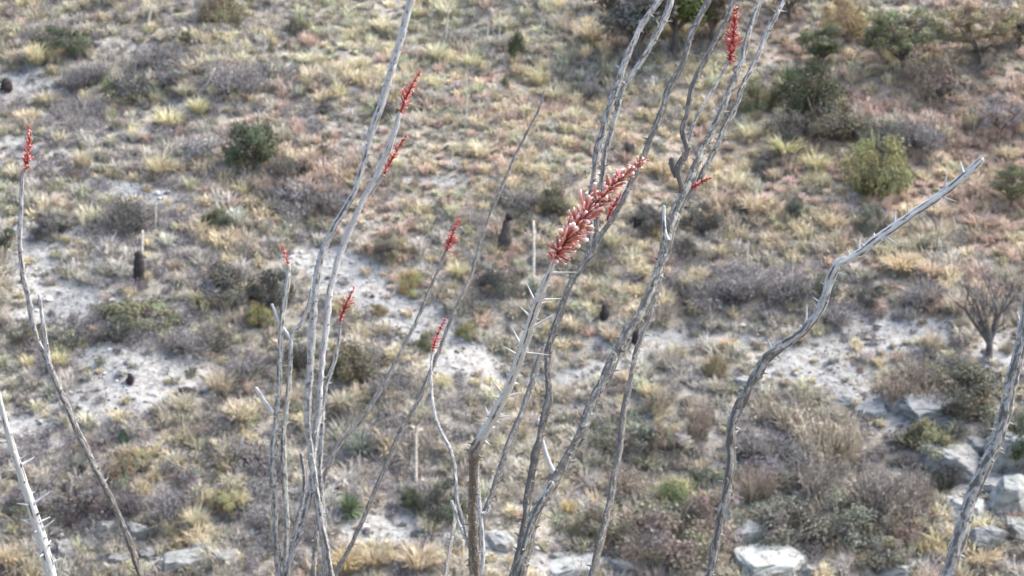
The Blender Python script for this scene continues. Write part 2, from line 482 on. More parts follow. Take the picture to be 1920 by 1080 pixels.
def grass_layer(r, sp, sparse, hlo, hhi, nb, bw, tight, vlo, vhi):
    x, y, z, px, py = jitter_grid(sp, -25, 25, 44.5, 88, r)
    b = bare_at(px, py, x, y)
    den = fbm(x, y, 1.9, 2, 3)
    keep = r.random(len(x)) < sparse * np.clip(1.3 - 1.2 * b, .10, 1) * np.clip(.5 + 1.2 * den, .3, 1)
    x, y, z, px, py, b, den = [a[keep] for a in (x, y, z, px, py, b, den)]
    # neighbouring tufts share a kind: pick from noise as well as from the tone of the place
    W = tone_at(px, py)
    for k in range(8):
        W[:, k] *= np.exp(4.0 * (vnoise(x + 13 * k, y - 7 * k, 2.0, k % 6) - .5) + 2.5 * (vnoise(x - 5 * k, y + 9 * k, .7, k % 6) - .5))
    kind = pick(W, r)
    N = len(x)
    hgt = (hlo + (hhi - hlo) * r.random(N) ** 1.4) * (.42 + 1.15 * den) * np.where(b > .45, .55, 1)
    wid = hgt * r.uniform(.8, 1.35, N)
    colr = PAL[kind] * r.uniform(vlo, vhi, (N, 1)) * r.normal(1, .02, (N, 3))
    scrub = (kind == 3) | (kind == 6) | (kind == 4)
    g = np.where(~scrub)[0]
    idx = np.repeat(g, nb); M = len(idx)
    az0 = r.uniform(0, 2 * math.pi, M)
    rr = np.sqrt(r.random(M)) * tight * wid[idx]
    base = np.stack([x[idx] + rr * np.cos(az0), y[idx] + rr * np.sin(az0), z[idx] - .03 + SLOPE * rr * np.sin(az0)], 1)
    az = np.where(r.random(M) < .6, az0, r.uniform(0, 2 * math.pi, M))
    lean = np.abs(r.normal(.42, .3, M)); droop = r.uniform(.1, 1.3, M)
    blades(GB, base, az, lean, droop, hgt[idx] * r.uniform(.65, 1.15, M), r.uniform(*bw, M), colr[idx] * r.uniform(.78, 1.2, (M, 1)), r)
    # low dead scrub and small herbs: flecks and twigs in little domes
    s = np.where(scrub)[0]; nf = int(nb * 1.5)
    idx = np.repeat(s, nf); M = len(idx)
    u = unit(r.normal(size=(M, 3))); u[:, 2] = np.abs(u[:, 2])
    q = r.random(M) ** .4
    sx = (wid[idx] * .62 + .05); sz = hgt[idx] * 1.1
    cen = np.stack([x[idx] + u[:, 0] * q * sx, y[idx] + u[:, 1] * q * sx, z[idx] + u[:, 2] * q * sz + SLOPE * u[:, 1] * q * sx], 1)
    flakes(SB, cen, u + r.normal(0, .8, (M, 3)), r.uniform(.016, .036, M), .7, colr[idx] * r.uniform(.7, 1.25, (M, 1)), r)
    idx = np.repeat(s, 12); M = len(idx)
    az = r.uniform(0, 2 * math.pi, M)
    base = np.stack([x[idx], y[idx], z[idx] - .02], 1) + r.normal(0, .04, (M, 3)) * np.array([1, 1, 0])
    blades(SB, base, az, np.abs(r.normal(.6, .35, M)), r.normal(0, .3, M), hgt[idx] * r.uniform(.8, 1.5, M), r.uniform(.010, .02, M), np.array([.24, .22, .21]) * r.uniform(.7, 1.4, (M, 1)), r)


GB, SB = MB(), MB()
grass_layer(np.random.default_rng(21), .27, 1.0, .12, .26, 30, (.018, .036), .55, .78, 1.12)      # short thin growth
grass_layer(np.random.default_rng(22), .40, 1.15, .26, .50, 80, (.020, .044), .36, .76, 1.2)    # well-formed tussocks
o = link('dry_grass', GB.mesh('dry_grass', False), None, M_GRASS); prop(o, 'dry tan and straw grass covering the slope between the shrubs', 'grass', None, 'stuff')
o = link('low_scrub', SB.mesh('low_scrub', False), None, M_GRASS); prop(o, 'low dead mauve and brown scrub spread through the grass', 'scrub', None, 'stuff')


def ico(sub):
    import bmesh
    bm = bmesh.new(); bmesh.ops.create_icosphere(bm, subdivisions=sub, radius=1)
    V = np.array([v.co[:] for v in bm.verts]); T = np.array([[v.index for v in f.verts] for f in bm.faces]); bm.free()
    return V, T


def build_gravel():
    r = np.random.default_rng(5)
    x, y, z, px, py = jitter_grid(.13, -22, 22, 46, 84, r)
    b = bare_at(px, py, x, y)
    k = r.random(len(x)) < np.where(b > .4, .30, .05)
    x, y, z, b = x[k], y[k], z[k], b[k]
    V, T = ico(1); N = len(x)
    s = r.uniform(.018, .05, N) * np.where(r.random(N) < .08, 2.3, 1)
    P = V[None] * (1 + r.normal(0, .16, (N, len(V), 1))) * s[:, None, None] * r.uniform(.6, 1.3, (N, 1, 3)) * np.array([1, 1, .65])
    P = P + np.stack([x, y, z + s * .25], 1)[:, None]
    pale = r.random(N) < .5
    c = np.where(pale[:, None], np.array([.42, .42, .405]), np.array([.17, .155, .135])) * r.uniform(.65, 1.2, (N, 1))
    mb = MB(); mb.add(P.reshape(-1, 3), None, (np.arange(N)[:, None, None] * len(V) + T[None]).reshape(-1, 3), np.repeat(c, len(V), 0))
    o = link('gravel', mb.mesh('gravel', False), None, M_STONE); prop(o, 'small pale and brown stones scattered over the bare soil', 'gravel', None, 'stuff')


build_gravel()


# ------------------------------------------------------------------ templates of the plants, a metre or so in size (radius 1, height 1)
def clump_points(r, n, flat=.0):
    """irregular crown: clump centres inside a lumpy dome"""
    u = unit(r.normal(size=(n, 3))); u[:, 2] = np.abs(u[:, 2]) * (1 - flat)
    q = r.uniform(.35, .92, n) ** .7
    c = u * q[:, None]
    c[:, 0] *= 1 + .2 * np.sin(3 * np.arctan2(u[:, 1], u[:, 0]) + r.uniform(0, 6))
    return c * np.array([.85, .85, .8]) + np.array([0, 0, .08])


def shrub_leafy(seed, ncl=26, per=150, leaf=.034, hollow=.25):
    r = np.random.default_rng(seed)
    c = clump_points(r, ncl)
    mb = MB()
    for p in c:
        s = r.uniform(.15, .3); m = int(per * r.uniform(.6, 1.3))
        d = unit(r.normal(size=(m, 3))) * (r.random(m) ** .45)[:, None] * s * np.array([1, 1, .8])
        out = unit(d + (p - np.array([0, 0, .1])) * .6 + r.normal(0, .35, (m, 3)) * .6)
        col = np.ones((m, 3)) * r.uniform(.68, 1.3) * r.uniform(.75, 1.25, (m, 1)) * r.normal(1, .07, (1, 3))
        cen = p + d; cen[:, 2] = np.maximum(cen[:, 2], .01)
        flakes(mb, cen, out, leaf * r.uniform(.6, 1.25, m), .62, col, r)
    # stray sprigs that break the outline
    m = 40
    u = unit(r.normal(size=(m, 3))); u[:, 2] = np.abs(u[:, 2])
    blades(mb, u * .72 * np.array([.9, .9, .85]), np.arctan2(u[:, 1], u[:, 0]), r.uniform(.1, .9, m), r.normal(.1, .2, m), r.uniform(.2, .38, m), np.full(m, .03), np.ones((m, 3)) * r.uniform(.8, 1.35, (m, 1)), r)
    st = MB()
    for p in c[:14]:
        t = np.linspace(0, 1, 5)[:, None]
        path = np.array([0, 0, -.06]) + t * (p - np.array([0, 0, -.06])) + np.sin(t * 3.1) * r.normal(0, .06, 3)
        tube(st, path, np.linspace(.028, .01, 5), 5, np.array([1, 1, 1]) * r.uniform(.7, 1.2))
    return mb.mesh('shrub_foliage', False), st.mesh('shrub_stem')


def shrub_twiggy(seed, n=330, leaf=1100):
    """broomy shrub: several loose fans of thin twigs with a sprinkle of small leaves"""
    r = np.random.default_rng(seed)
    mb = MB()
    k = 6
    cc = r.normal(0, .34, (k, 2)); hh = r.uniform(.55, 1.05, k); tint = r.uniform(.7, 1.3, k)
    g = r.integers(0, k, n)
    az = r.uniform(0, 2 * math.pi, n); q = np.sqrt(r.random(n)) * .2
    base = np.stack([cc[g, 0] * .7 + q * np.cos(az), cc[g, 1] * .7 + q * np.sin(az), np.full(n, -.05)], 1)
    lean = np.abs(r.normal(.28, .24, n)) + q * 1.2
    L = hh[g] * r.uniform(.45, 1.05, n)
    blades(mb, base, az + r.normal(0, .4, n), lean, r.normal(0, .4, n), L, r.uniform(.018, .034, n), np.ones((n, 3)) * (tint[g] * r.uniform(.7, 1.35, n))[:, None], r)
    g = r.integers(0, k, leaf); u = unit(r.normal(size=(leaf, 3))) * (r.random(leaf) ** .5)[:, None]
    cen = np.stack([cc[g, 0] + u[:, 0] * .42, cc[g, 1] + u[:, 1] * .42, np.maximum(.02, hh[g] * (.5 + u[:, 2] * .5))], 1)
    flakes(mb, cen, r.normal(size=(leaf, 3)), r.uniform(.018, .038, leaf), .6, np.ones((leaf, 3)) * (tint[g] * r.uniform(.7, 1.3, leaf))[:, None], r)
    st = MB()
    for k in range(8):
        a = r.uniform(0, 6.28); e = np.array([math.cos(a) * .5, math.sin(a) * .5, r.uniform(.5, .8)])
        t = np.linspace(0, 1, 5)[:, None]
        tube(st, np.array([0, 0, -.05]) + t * e + np.sin(t * 3) * r.normal(0, .05, 3), np.linspace(.02, .007, 5), 5, np.ones(3) * r.uniform(.7, 1.2))
    return mb.mesh('shrub_foliage', False), st.mesh('shrub_stem')


def bunch(seed, n=190):
    """a bunch grass: a fountain of stiff blades with feathery tops"""
    r = np.random.default_rng(seed)
    mb = MB()
    az = r.uniform(0, 2 * math.pi, n); q = np.sqrt(r.random(n)) * .3
    base = np.stack([q * np.cos(az), q * np.sin(az), np.full(n, -.05)], 1)
    blades(mb, base, az + r.normal(0, .3, n), np.abs(r.normal(.15, .12, n)) + q * 1.7, r.uniform(.15, 1.0, n), r.uniform(.6, 1.12, n), r.uniform(.035, .07, n), np.ones((n, 3)) * r.uniform(.75, 1.25, (n, 1)), r)
    return mb.mesh('bunch_grass', False)


def rosette(seed, n=150):
    """sotol: a ball of narrow stiff leaves"""
    r = np.random.default_rng(seed)
    mb = MB()
    az = r.uniform(0, 2 * math.pi, n); lean = np.arccos(r.uniform(-.15, 1, n))
    base = np.stack([.06 * np.cos(az), .06 * np.sin(az), np.full(n, .12)], 1)
    blades(mb, base, az, lean, r.uniform(0, .25, n), r.uniform(.75, 1.0, n), r.uniform(.05, .085, n), np.ones((n, 3)) * r.uniform(.65, 1.3, (n, 1)), r)
    st = MB(); t = np.linspace(-.1, .25, 6)
    tube(st, np.stack([t * 0, t * 0, t], 1), np.array([.13, .15, .16, .15, .12, .07]), 8, (1, 1, 1))
    return mb.mesh('sotol_leaves', False), st.mesh('sotol_caudex')


def tree_mesh(seed, hw, lean=0.0, ncl=34, leaf=.02, per=170, dense=1.0):
    """small oak or mesquite, height 1: forked trunk with limbs, crown of leaf clumps; hw = half-width of the crown over its height"""
    r = np.random.default_rng(seed)
    tr = MB(); cr = MB()
    fork = np.array([lean * .25, 0, r.uniform(.15, .22)])
    tips = []
    t = np.linspace(0, 1, 6)[:, None]
    tube(tr, np.array([0, 0, -.06]) + t * (fork - np.array([0, 0, -.06])) + np.sin(t * 3.1) * r.normal(0, .012, 3), np.linspace(.038, .026, 6), 8, np.ones(3))
    for k in range(6):
        a = k / 6 * 6.28 + r.uniform(-.4, .4)
        e = np.array([math.cos(a) * hw * r.uniform(.4, .75) + lean * .3, math.sin(a) * hw * r.uniform(.4, .75), r.uniform(.42, .82)])
        p = fork + t * (e - fork) + np.sin(t * 3.1) * r.normal(0, .04, 3) * np.array([1, 1, .4])
        tube(tr, p, np.linspace(.021, .007, 6), 6, np.ones(3) * r.uniform(.8, 1.2)); tips.append(e)
        for j in range(3):
            q = p[r.integers(2, 5)]; e2 = q + np.array([r.normal(0, .14), r.normal(0, .14), r.uniform(.05, .2)])
            tube(tr, q + t * (e2 - q), np.linspace(.009, .004, 6), 5, np.ones(3) * r.uniform(.8, 1.2)); tips.append(e2)
    cen = list(tips)
    while len(cen) < ncl:
        u = unit(r.normal(size=3)); u = u * r.uniform(.55, .95)
        p = np.array([u[0] * hw * .95 + lean * .35, u[1] * hw * .95, .60 + u[2] * .37])
        cen.append(p)
    for p in cen:
        s = r.uniform(.07, .14); m = int(per * dense * r.uniform(.5, 1.3))
        d = unit(r.normal(size=(m, 3))) * (r.random(m) ** .45)[:, None] * s * np.array([1.25, 1.25, .75])
        col = np.ones((m, 3)) * r.uniform(.65, 1.3) * r.uniform(.75, 1.25, (m, 1)) * r.normal(1, .06, (1, 3))
        flakes(cr, p + d, unit(d) + r.normal(0, .5, (m, 3)) + np.array([0, 0, .3]), leaf * r.uniform(.55, 1.2, m), .62, col, r)
    return tr.mesh('tree_trunk'), cr.mesh('tree_crown', False)


def limb_tree(seed, hw):
    """leafless tree, height 1: a trunk mesh, one mesh per main limb with its twigs"""
    r = np.random.default_rng(seed)
    t = np.linspace(0, 1, 7)[:, None]
    fork = np.array([.01, 0, .17])
    tr = MB(); tube(tr, np.array([0, 0, -.06]) + t * (fork + np.array([0, 0, .06])), np.linspace(.05, .036, 7), 9, np.ones(3))
    limbs = []
    def grow(mb, p0, d, L, rad, lev):
        n = 7; pts = [p0]; dd = d.copy()
        for i in range(n):
            dd = unit(dd + r.normal(0, .13, 3) + np.array([0, 0, .07])); pts.append(pts[-1] + dd * L / n)
        pts = np.array(pts)
        tube(mb, pts, np.linspace(rad, rad * .45, n + 1), 7 if lev == 0 else 5, np.ones(3) * r.uniform(.8, 1.2))
        if lev < 3:
            for k in range([5, 5, 4][lev]):
                i = r.integers(2, n + 1)
                nd = unit(dd + r.normal(0, .55, 3) + np.array([0, 0, .15]))
                grow(mb, pts[i], nd, L * r.uniform(.45, .7), rad * (.55 if lev else .5) * (1 - .06 * i), lev + 1)
    for a, up, L in ((2.9, 1.2, .5), (2.2, 2.0, .48), (.9, 2.2, .5), (.2, 1.5, .5), (4.4, 1.6, .42)):
        m = MB(); grow(m, fork * .9, unit(np.array([math.cos(a) * hw * 1.6, math.sin(a) * hw * 1.2, up * .75])), L, .03, 0); limbs.append(m.mesh('limb'))
    return tr.mesh('bare_trunk'), limbs


def rock_mesh(seed, flat=.6):
    """a broken block: cube with oblique faces split off, ledges and a rough skin"""
    r = np.random.default_rng(seed)
    V, T = ico(5)
    V = V / np.abs(V).max(1, keepdims=True) ** .85
    V = V * np.array([1, .8, .75]) * r.uniform(.85, 1.1, 3)
    n = unit(r.normal(size=(9, 3))); d = r.uniform(.55, .95, 9)
    dot = V @ n.T
    over = np.maximum(dot - d, 0); j = over.argmax(1); i = np.arange(len(V))
    V = V - n[j] * over[i, j][:, None]
    dot = V @ n.T; over = np.maximum(dot - d, 0); j = over.argmax(1); V = V - n[j] * over[i, j][:, None]
    q = V[:, 0] * .6 + V[:, 1] * .5
    g = fbm(q * 3 + seed * 3, V[:, 2] * 3 + V[:, 1], .8, seed % 6, 4) - .5
    st = np.sin((V[:, 2] + .25 * V[:, 0]) * 13 + 5 * g)                      # bedding cracks
    V = V * (1 + .22 * g - .06 * np.clip((st - .75) / .25, 0, 1))[:, None]
    V[:, 2] *= flat / .75
    mb = MB(); mb.add(V, None, T)
    return mb.mesh('rock', False)


LEAFY = [shrub_leafy(s) for s in (1, 2, 3, 4, 5)]
OPEN = [shrub_leafy(s, 18, 100, .036) for s in (11, 12, 13)]
TWIGGY = [shrub_twiggy(s) for s in (21, 22, 23, 24)]
BUNCH = [bunch(s) for s in (31, 32, 33, 34)]
ROSE = [rosette(s) for s in (41, 42)]
ROCK = [rock_mesh(s, f) for s, f in ((51, .5), (52, .6), (53, .45), (54, .65), (55, .55), (56, .5), (57, .6))]

# ------------------------------------------------------------------ the plants one can point at.  px, py: where it meets the ground; w, h in photograph pixels
DG = (.078, .096, .052)      # dark green
OL = (.155, .158, .085)      # olive
GG = (.15, .162, .12)       # grey green
MV = (.175, .168, .165)       # mauve grey
DK = (.10, .10, .088)      # dark charcoal brown
BR = (.25, .205, .16)      # brown
TN = (.31, .27, .20)        # tan grey
YG = (.33, .31, .11)        # yellow green
SHRUBS = [
 (125, 92, 130, 48, 'L', DG, 'low dark green shrub at the upper left above the yellow bunch grass'),
 (255, 190, 125, 80, 'O', DK, 'large dark brown shrub left of a small bright green sprig'),
 (165, 150, 90, 55, 'T', MV, 'bluish grey twiggy shrub beside the upper left bare patch'),
 (345, 152, 115, 58, 'O', MV, 'dark mauve shrub just below a long pale bare strip'),
 (432, 165, 95, 55, 'T', MV, 'mauve twiggy shrub with a leaning dry stick at its left'),
 (352, 80, 32, 26, 'L', DG, 'tiny round dark green shrub standing alone near the top left'),
 (478, 308, 140, 100, 'L', DG, 'big dark green shrub with a yellowish top in the upper left slope'),
 (385, 298, 85, 60, 'O', MV, 'dark mauve shrub touching the left of the big dark green shrub'),
 (530, 330, 85, 48, 'T', DK, 'dark twiggy shrub low against the right of the big dark green shrub'),
 (592, 392, 115, 66, 'T', MV, 'broad grey twiggy shrub left of the pale crossing canes'),
 (225, 420, 135, 60, 'T', DK, 'dark brown twiggy shrub right below the long white bare strip'),
 (95, 432, 95, 34, 'L', DK, 'low dark shrub right of the leftmost flowering cane'),
 (408, 418, 60, 34, 'L', DG, 'small blackish green shrub right of the upper white strip'),
 (15, 460, 50, 40, 'L', DG, 'dark green shrub cut by the left edge at mid height'),
 (420, 568, 138, 78, 'L', DK, 'wide dark grey green shrub left of the grey cane cluster'),
 (508, 572, 95, 78, 'L', DK, 'dark shrub rising just behind the small red tipped cane'),
 (490, 612, 75, 52, 'L', (.19, .18, .07), 'olive yellow shrub under the dark shrubs left of the grey canes'),
 (268, 602, 160, 46, 'L', OL, 'long low olive shrub below the charred stump with a stalk'),
 (40, 636, 95, 44, 'O', DK, 'dark shrub at the left edge above the tan grass'),
 (132, 642, 110, 46, 'O', DK, 'dark bluish shrub crossed by the left thin cane'),
 (222, 634, 85, 36, 'T', DK, 'low dark twiggy shrub right of the thin side branch'),
 (665, 718, 122, 92, 'L', (.14, .125, .075), 'brownish olive shrub right of the grey cane cluster'),
 (470, 705, 110, 60, 'T', MV, 'mauve grey twiggy shrub left of the grey cane cluster'),
 (560, 690, 80, 70, 'T', DK, 'dark twiggy shrub seen between the grey canes'),
 (1036, 394, 102, 56, 'L', (.12, .115, .075), 'dark olive shrub left of the large salmon flower'),
 (968, 385, 80, 56, 'T', MV, 'mauve shrub above the knobby dark stump'),
 (1222, 432, 95, 58, 'L', DK, 'dark grey green shrub right of the large salmon flower'),
 (1312, 432, 80, 60, 'L', DK, 'dark grey shrub right of the forked dark canes'),
 (932, 548, 95, 54, 'L', DK, 'dark green grey shrub below the knobby dark stump'),
 (1330, 565, 110, 62, 'T', MV, 'mauve twiggy shrub just right of the main central cane'),
 (1405, 552, 115, 66, 'T', MV, 'mauve twiggy shrub in the middle of the right grey band'),
 (1482, 556, 100, 58, 'T', MV, 'mauve twiggy shrub left of the bent right cane'),
 (1560, 555, 90, 60, 'O', GG, 'grey green shrub behind the joint of the bent right cane'),
 (1625, 570, 85, 50, 'O', DK, 'dark mauve shrub under the straw coloured grass slope'),
 (1735, 572, 90, 60, 'T', MV, 'dark mauve twiggy shrub left of the bare tree'),
 (835, 968, 120, 66, 'L', (.095, .105, .075), 'dark green shrub left of the main thorny cane at the bottom'),
 (775, 950, 62, 42, 'L', DG, 'small dark green shrub under the tall pale stalk'),
 (1705, 742, 125, 64, 'T', BR, 'brown twiggy shrub above the pale rock slab'),
 (1812, 756, 150, 64, 'L', (.10, .105, .07), 'wide dark green shrub left of the far right cane'),
 (1748, 850, 125, 48, 'L', OL, 'olive shrub just below the pale rock slab'),
 (1560, 852, 135, 82, 'T', TN, 'tan olive twiggy shrub left of the pale rock slab'),
 (1470, 800, 110, 60, 'T', TN, 'tan twiggy shrub right of the bend in the right cane'),
 (1895, 846, 100, 72, 'L', DG, 'dark green shrub at the right edge behind the thick cane'),
 (1470, 1015, 165, 70, 'L', (.135, .14, .11), 'wide dark green shrub behind the white boulder'),
 (1580, 1000, 130, 70, 'O', GG, 'grey green shrub right of the white boulder'),
 (1255, 1036, 185, 84, 'L', (.20, .175, .13), 'broad brown grey shrub at the bottom left of the bent cane'),
 (1110, 1012, 110, 60, 'L', (.16, .15, .10), 'brown green shrub between the lower central canes'),
 (1340, 1040, 110, 60, 'O', BR, 'brown shrub hugging the foot of the bent right cane'),
 (1172, 838, 130, 62, 'O', GG, 'grey green shrub right of the thin central cane'),
 (1252, 848, 90, 56, 'L', TN, 'tan grey shrub in the middle of the lower right slope'),
 (1305, 802, 84, 58, 'T', BR, 'brown twiggy shrub left of the bent right cane'),
 (1230, 770, 70, 50, 'T', TN, 'tan twiggy shrub below the bare patch behind the central canes'),
 (1335, 925, 75, 52, 'L', GG, 'grey green shrub against the left of the bent right cane'),
 (1268, 948, 80, 54, 'L', (.27, .28, .13), 'yellow green shrub in the lower right slope'),
 (1330, 970, 90, 50, 'L', BR, 'reddish brown shrub below the yellow green shrub'),
 (1640, 958, 150, 84, 'T', (.235, .21, .18), 'greyish tan twiggy shrub between the two right canes'),
 (1530, 925, 120, 72, 'T', (.23, .21, .18), 'grey brown twiggy shrub right of the lower bent cane'),
 (1720, 950, 90, 70, 'T', (.23, .20, .17), 'brown twiggy shrub left of the far right cane'),
 (1450, 890, 80, 60, 'O', MV, 'mauve shrub right beside the middle of the bent cane'),
 (1640, 1050, 130, 46, 'L', (.12, .12, .09), 'dark green shrub on the bottom edge right of the boulder'),
 (140, 972, 135, 74, 'O', (.10, .09, .095), 'charcoal dark shrub right of the white thorny cane'),
 (230, 960, 100, 60, 'T', (.15, .135, .14), 'dark mauve twiggy shrub crossed low by the left thin cane'),
 (40, 982, 50, 42, 'L', GG, 'small grey green shrub left of the white thorny cane'),
 (245, 892, 108, 66, 'L', (.30, .255, .15), 'tan yellow shrub right of the left thin cane'),
 (160, 855, 70, 40, 'L', BR, 'brown shrub below the left bare soil'),
 (231, 834, 24, 26, 'L', (.13, .21, .12), 'tiny bright green shrub at the lower edge of the left bare soil'),
 (428, 956, 82, 48, 'L', (.26, .25, .12), 'yellow green shrub in the purple scrub at the lower left'),
 (877, 632, 48, 36, 'L', (.25, .24, .11), 'small yellow green shrub right of the diagonal bare path'),
 (770, 545, 72, 46, 'L', (.33, .29, .12), 'yellow olive shrub above the diagonal bare path'),
 (797, 656, 50, 40, 'L', OL, 'small olive shrub at the lower end of the diagonal bare path'),
 (710, 590, 40, 26, 'L', (.25, .2, .09), 'small ochre shrub in the middle of the diagonal bare path'),
 (722, 484, 74, 46, 'L', (.17, .165, .11), 'olive brown shrub just above the diagonal bare path'),
 (1340, 702, 62, 46, 'L', (.20, .165, .09), 'olive brown shrub on the bare patch left of the bent cane'),
 (968, 108, 40, 62, 'L', DG, 'narrow upright dark green shrub near the top middle'),
 (948, 166, 26, 30, 'L', OL, 'small olive shrub below the narrow upright one'),
 (1112, 192, 48, 38, 'T', DK, 'small dark twiggy shrub left of the paired pale canes'),
 (1180, 292, 30, 32, 'L', DK, 'small dark shrub between the paired canes and the dark diagonal cane'),
 (1505, 206, 116, 88, 'L', (.07, .082, .042), 'dark green spreading shrub below the small green tree'),
 (1420, 205, 70, 52, 'L', OL, 'olive shrub right of the upper canes'),
 (1555, 252, 120, 62, 'L', (.13, .12, .085), 'brown green shrub below the dark spreading shrub'),
 (1470, 262, 80, 50, 'O', DK, 'dark grey shrub below the dark spreading shrub at its left'),
 (1642, 262, 90, 46, 'T', GG, 'grey twiggy shrub above the yellow green bush'),
 (1640, 352, 138, 94, 'L', (.21, .205, .085), 'big yellow green bush in the middle of the upper right slope'),
 (1738, 182, 112, 84, 'O', (.225, .185, .14), 'brown bush below the green tree at the upper right'),
 (1722, 275, 90, 62, 'T', MV, 'mauve grey twiggy shrub under the brown bush'),
 (1590, 62, 84, 62, 'L', (.32, .24, .11), 'ochre bush above the small green tree'),
 (1492, 402, 44, 34, 'L', GG, 'small grey green shrub on the straw slope'),
 (1428, 328, 40, 34, 'L', DK, 'small dark shrub right of the double dark canes'),
 (1635, 440, 66, 54, 'L', GG, 'green grey shrub just above the bent right cane'),
 (1745, 470, 60, 44, 'T', GG, 'grey twiggy shrub below the tip of the bent cane'),
 (420, 45, 112, 62, 'L', (.20, .175, .10), 'olive tan shrub touching the top edge at the left'),
 (560, 60, 60, 36, 'L', OL, 'olive shrub near the top edge left of the pale long cane'),
 (610, 210, 40, 26, 'L', DK, 'small dark shrub left of the pale long cane'),
 (720, 220, 60, 40, 'L', DK, 'dark shrub between the two upper pale canes'),
 (860, 85, 80, 40, 'T', MV, 'mauve twiggy shrub with dry stalks near the top middle'),
 (605, 290, 30, 22, 'L', DK, 'very small dark shrub right of the big dark green shrub'),
 (1130, 240, 40, 30, 'L', GG, 'small grey green shrub left of the joined pale canes'),
 (1890, 660, 40, 30, 'T', TN, 'small tan twiggy shrub right of the bare tree'),
 (430, 862, 120, 56, 'T', MV, 'largest mauve shrub of the purple scrub at the lower left'),
 (350, 892, 100, 50, 'O', MV, 'mauve shrub between the tan yellow shrub and the purple scrub'),
 (505, 888, 80, 50, 'T', MV, 'mauve shrub against the left of the grey cane cluster low down'),
 (395, 815, 90, 40, 'T', MV, 'low mauve shrub below the tall tan bunch grass'),
 (330, 950, 100, 50, 'T', MV, 'mauve shrub left of the cream bunch grass'),
 (300, 1005, 90, 44, 'O', DK, 'dark shrub above the boulders at the bottom left'),
 (70, 940, 100, 54, 'O', MV, 'dark mauve shrub crossed by the white thorny cane'),
 (520, 990, 90, 50, 'T', MV, 'mauve shrub behind the foot of the grey canes'),
 (330, 655, 90, 44, 'T', MV, 'mauve shrub above the left bare soil'),
 (400, 660, 90, 46, 'O', DK, 'dark shrub above the right end of the left bare soil'),
 (300, 118, 110, 44, 'T', MV, 'mauve shrub right below the upper pale bare strip'),
 (500, 150, 100, 44, 'T', MV, 'faint mauve shrub left of the leaning stick'),
 (545, 378, 90, 48, 'O', MV, 'grey shrub below the very small dark shrub'),
 (720, 735, 90, 50, 'T', MV, 'mauve shrub right of the brownish olive shrub'),
 (1550, 600, 100, 40, 'T', MV, 'low mauve shrub above the right bare patch'),
 (1275, 480, 80, 44, 'O', DK, 'dark shrub between the main central cane and the mauve band'),
 (1400, 855, 90, 50, 'T', MV, 'mauve shrub below the flat grey stone'),
 (1180, 930, 110, 56, 'T', BR, 'brown shrub right of the thin central cane low down'),
 (1420, 935, 90, 60, 'T', BR, 'brown shrub right of the lower bent cane'),
 (1700, 1000, 110, 56, 'O', BR, 'brown shrub above the thin pale stalk at the bottom right'),
 (1780, 915, 80, 50, 'T', DK, 'dark shrub in front of the grey layered outcrop'),
 (1065, 470, 60, 34, 'O', GG, 'grey green shrub right of the pale upright stalk'),
]
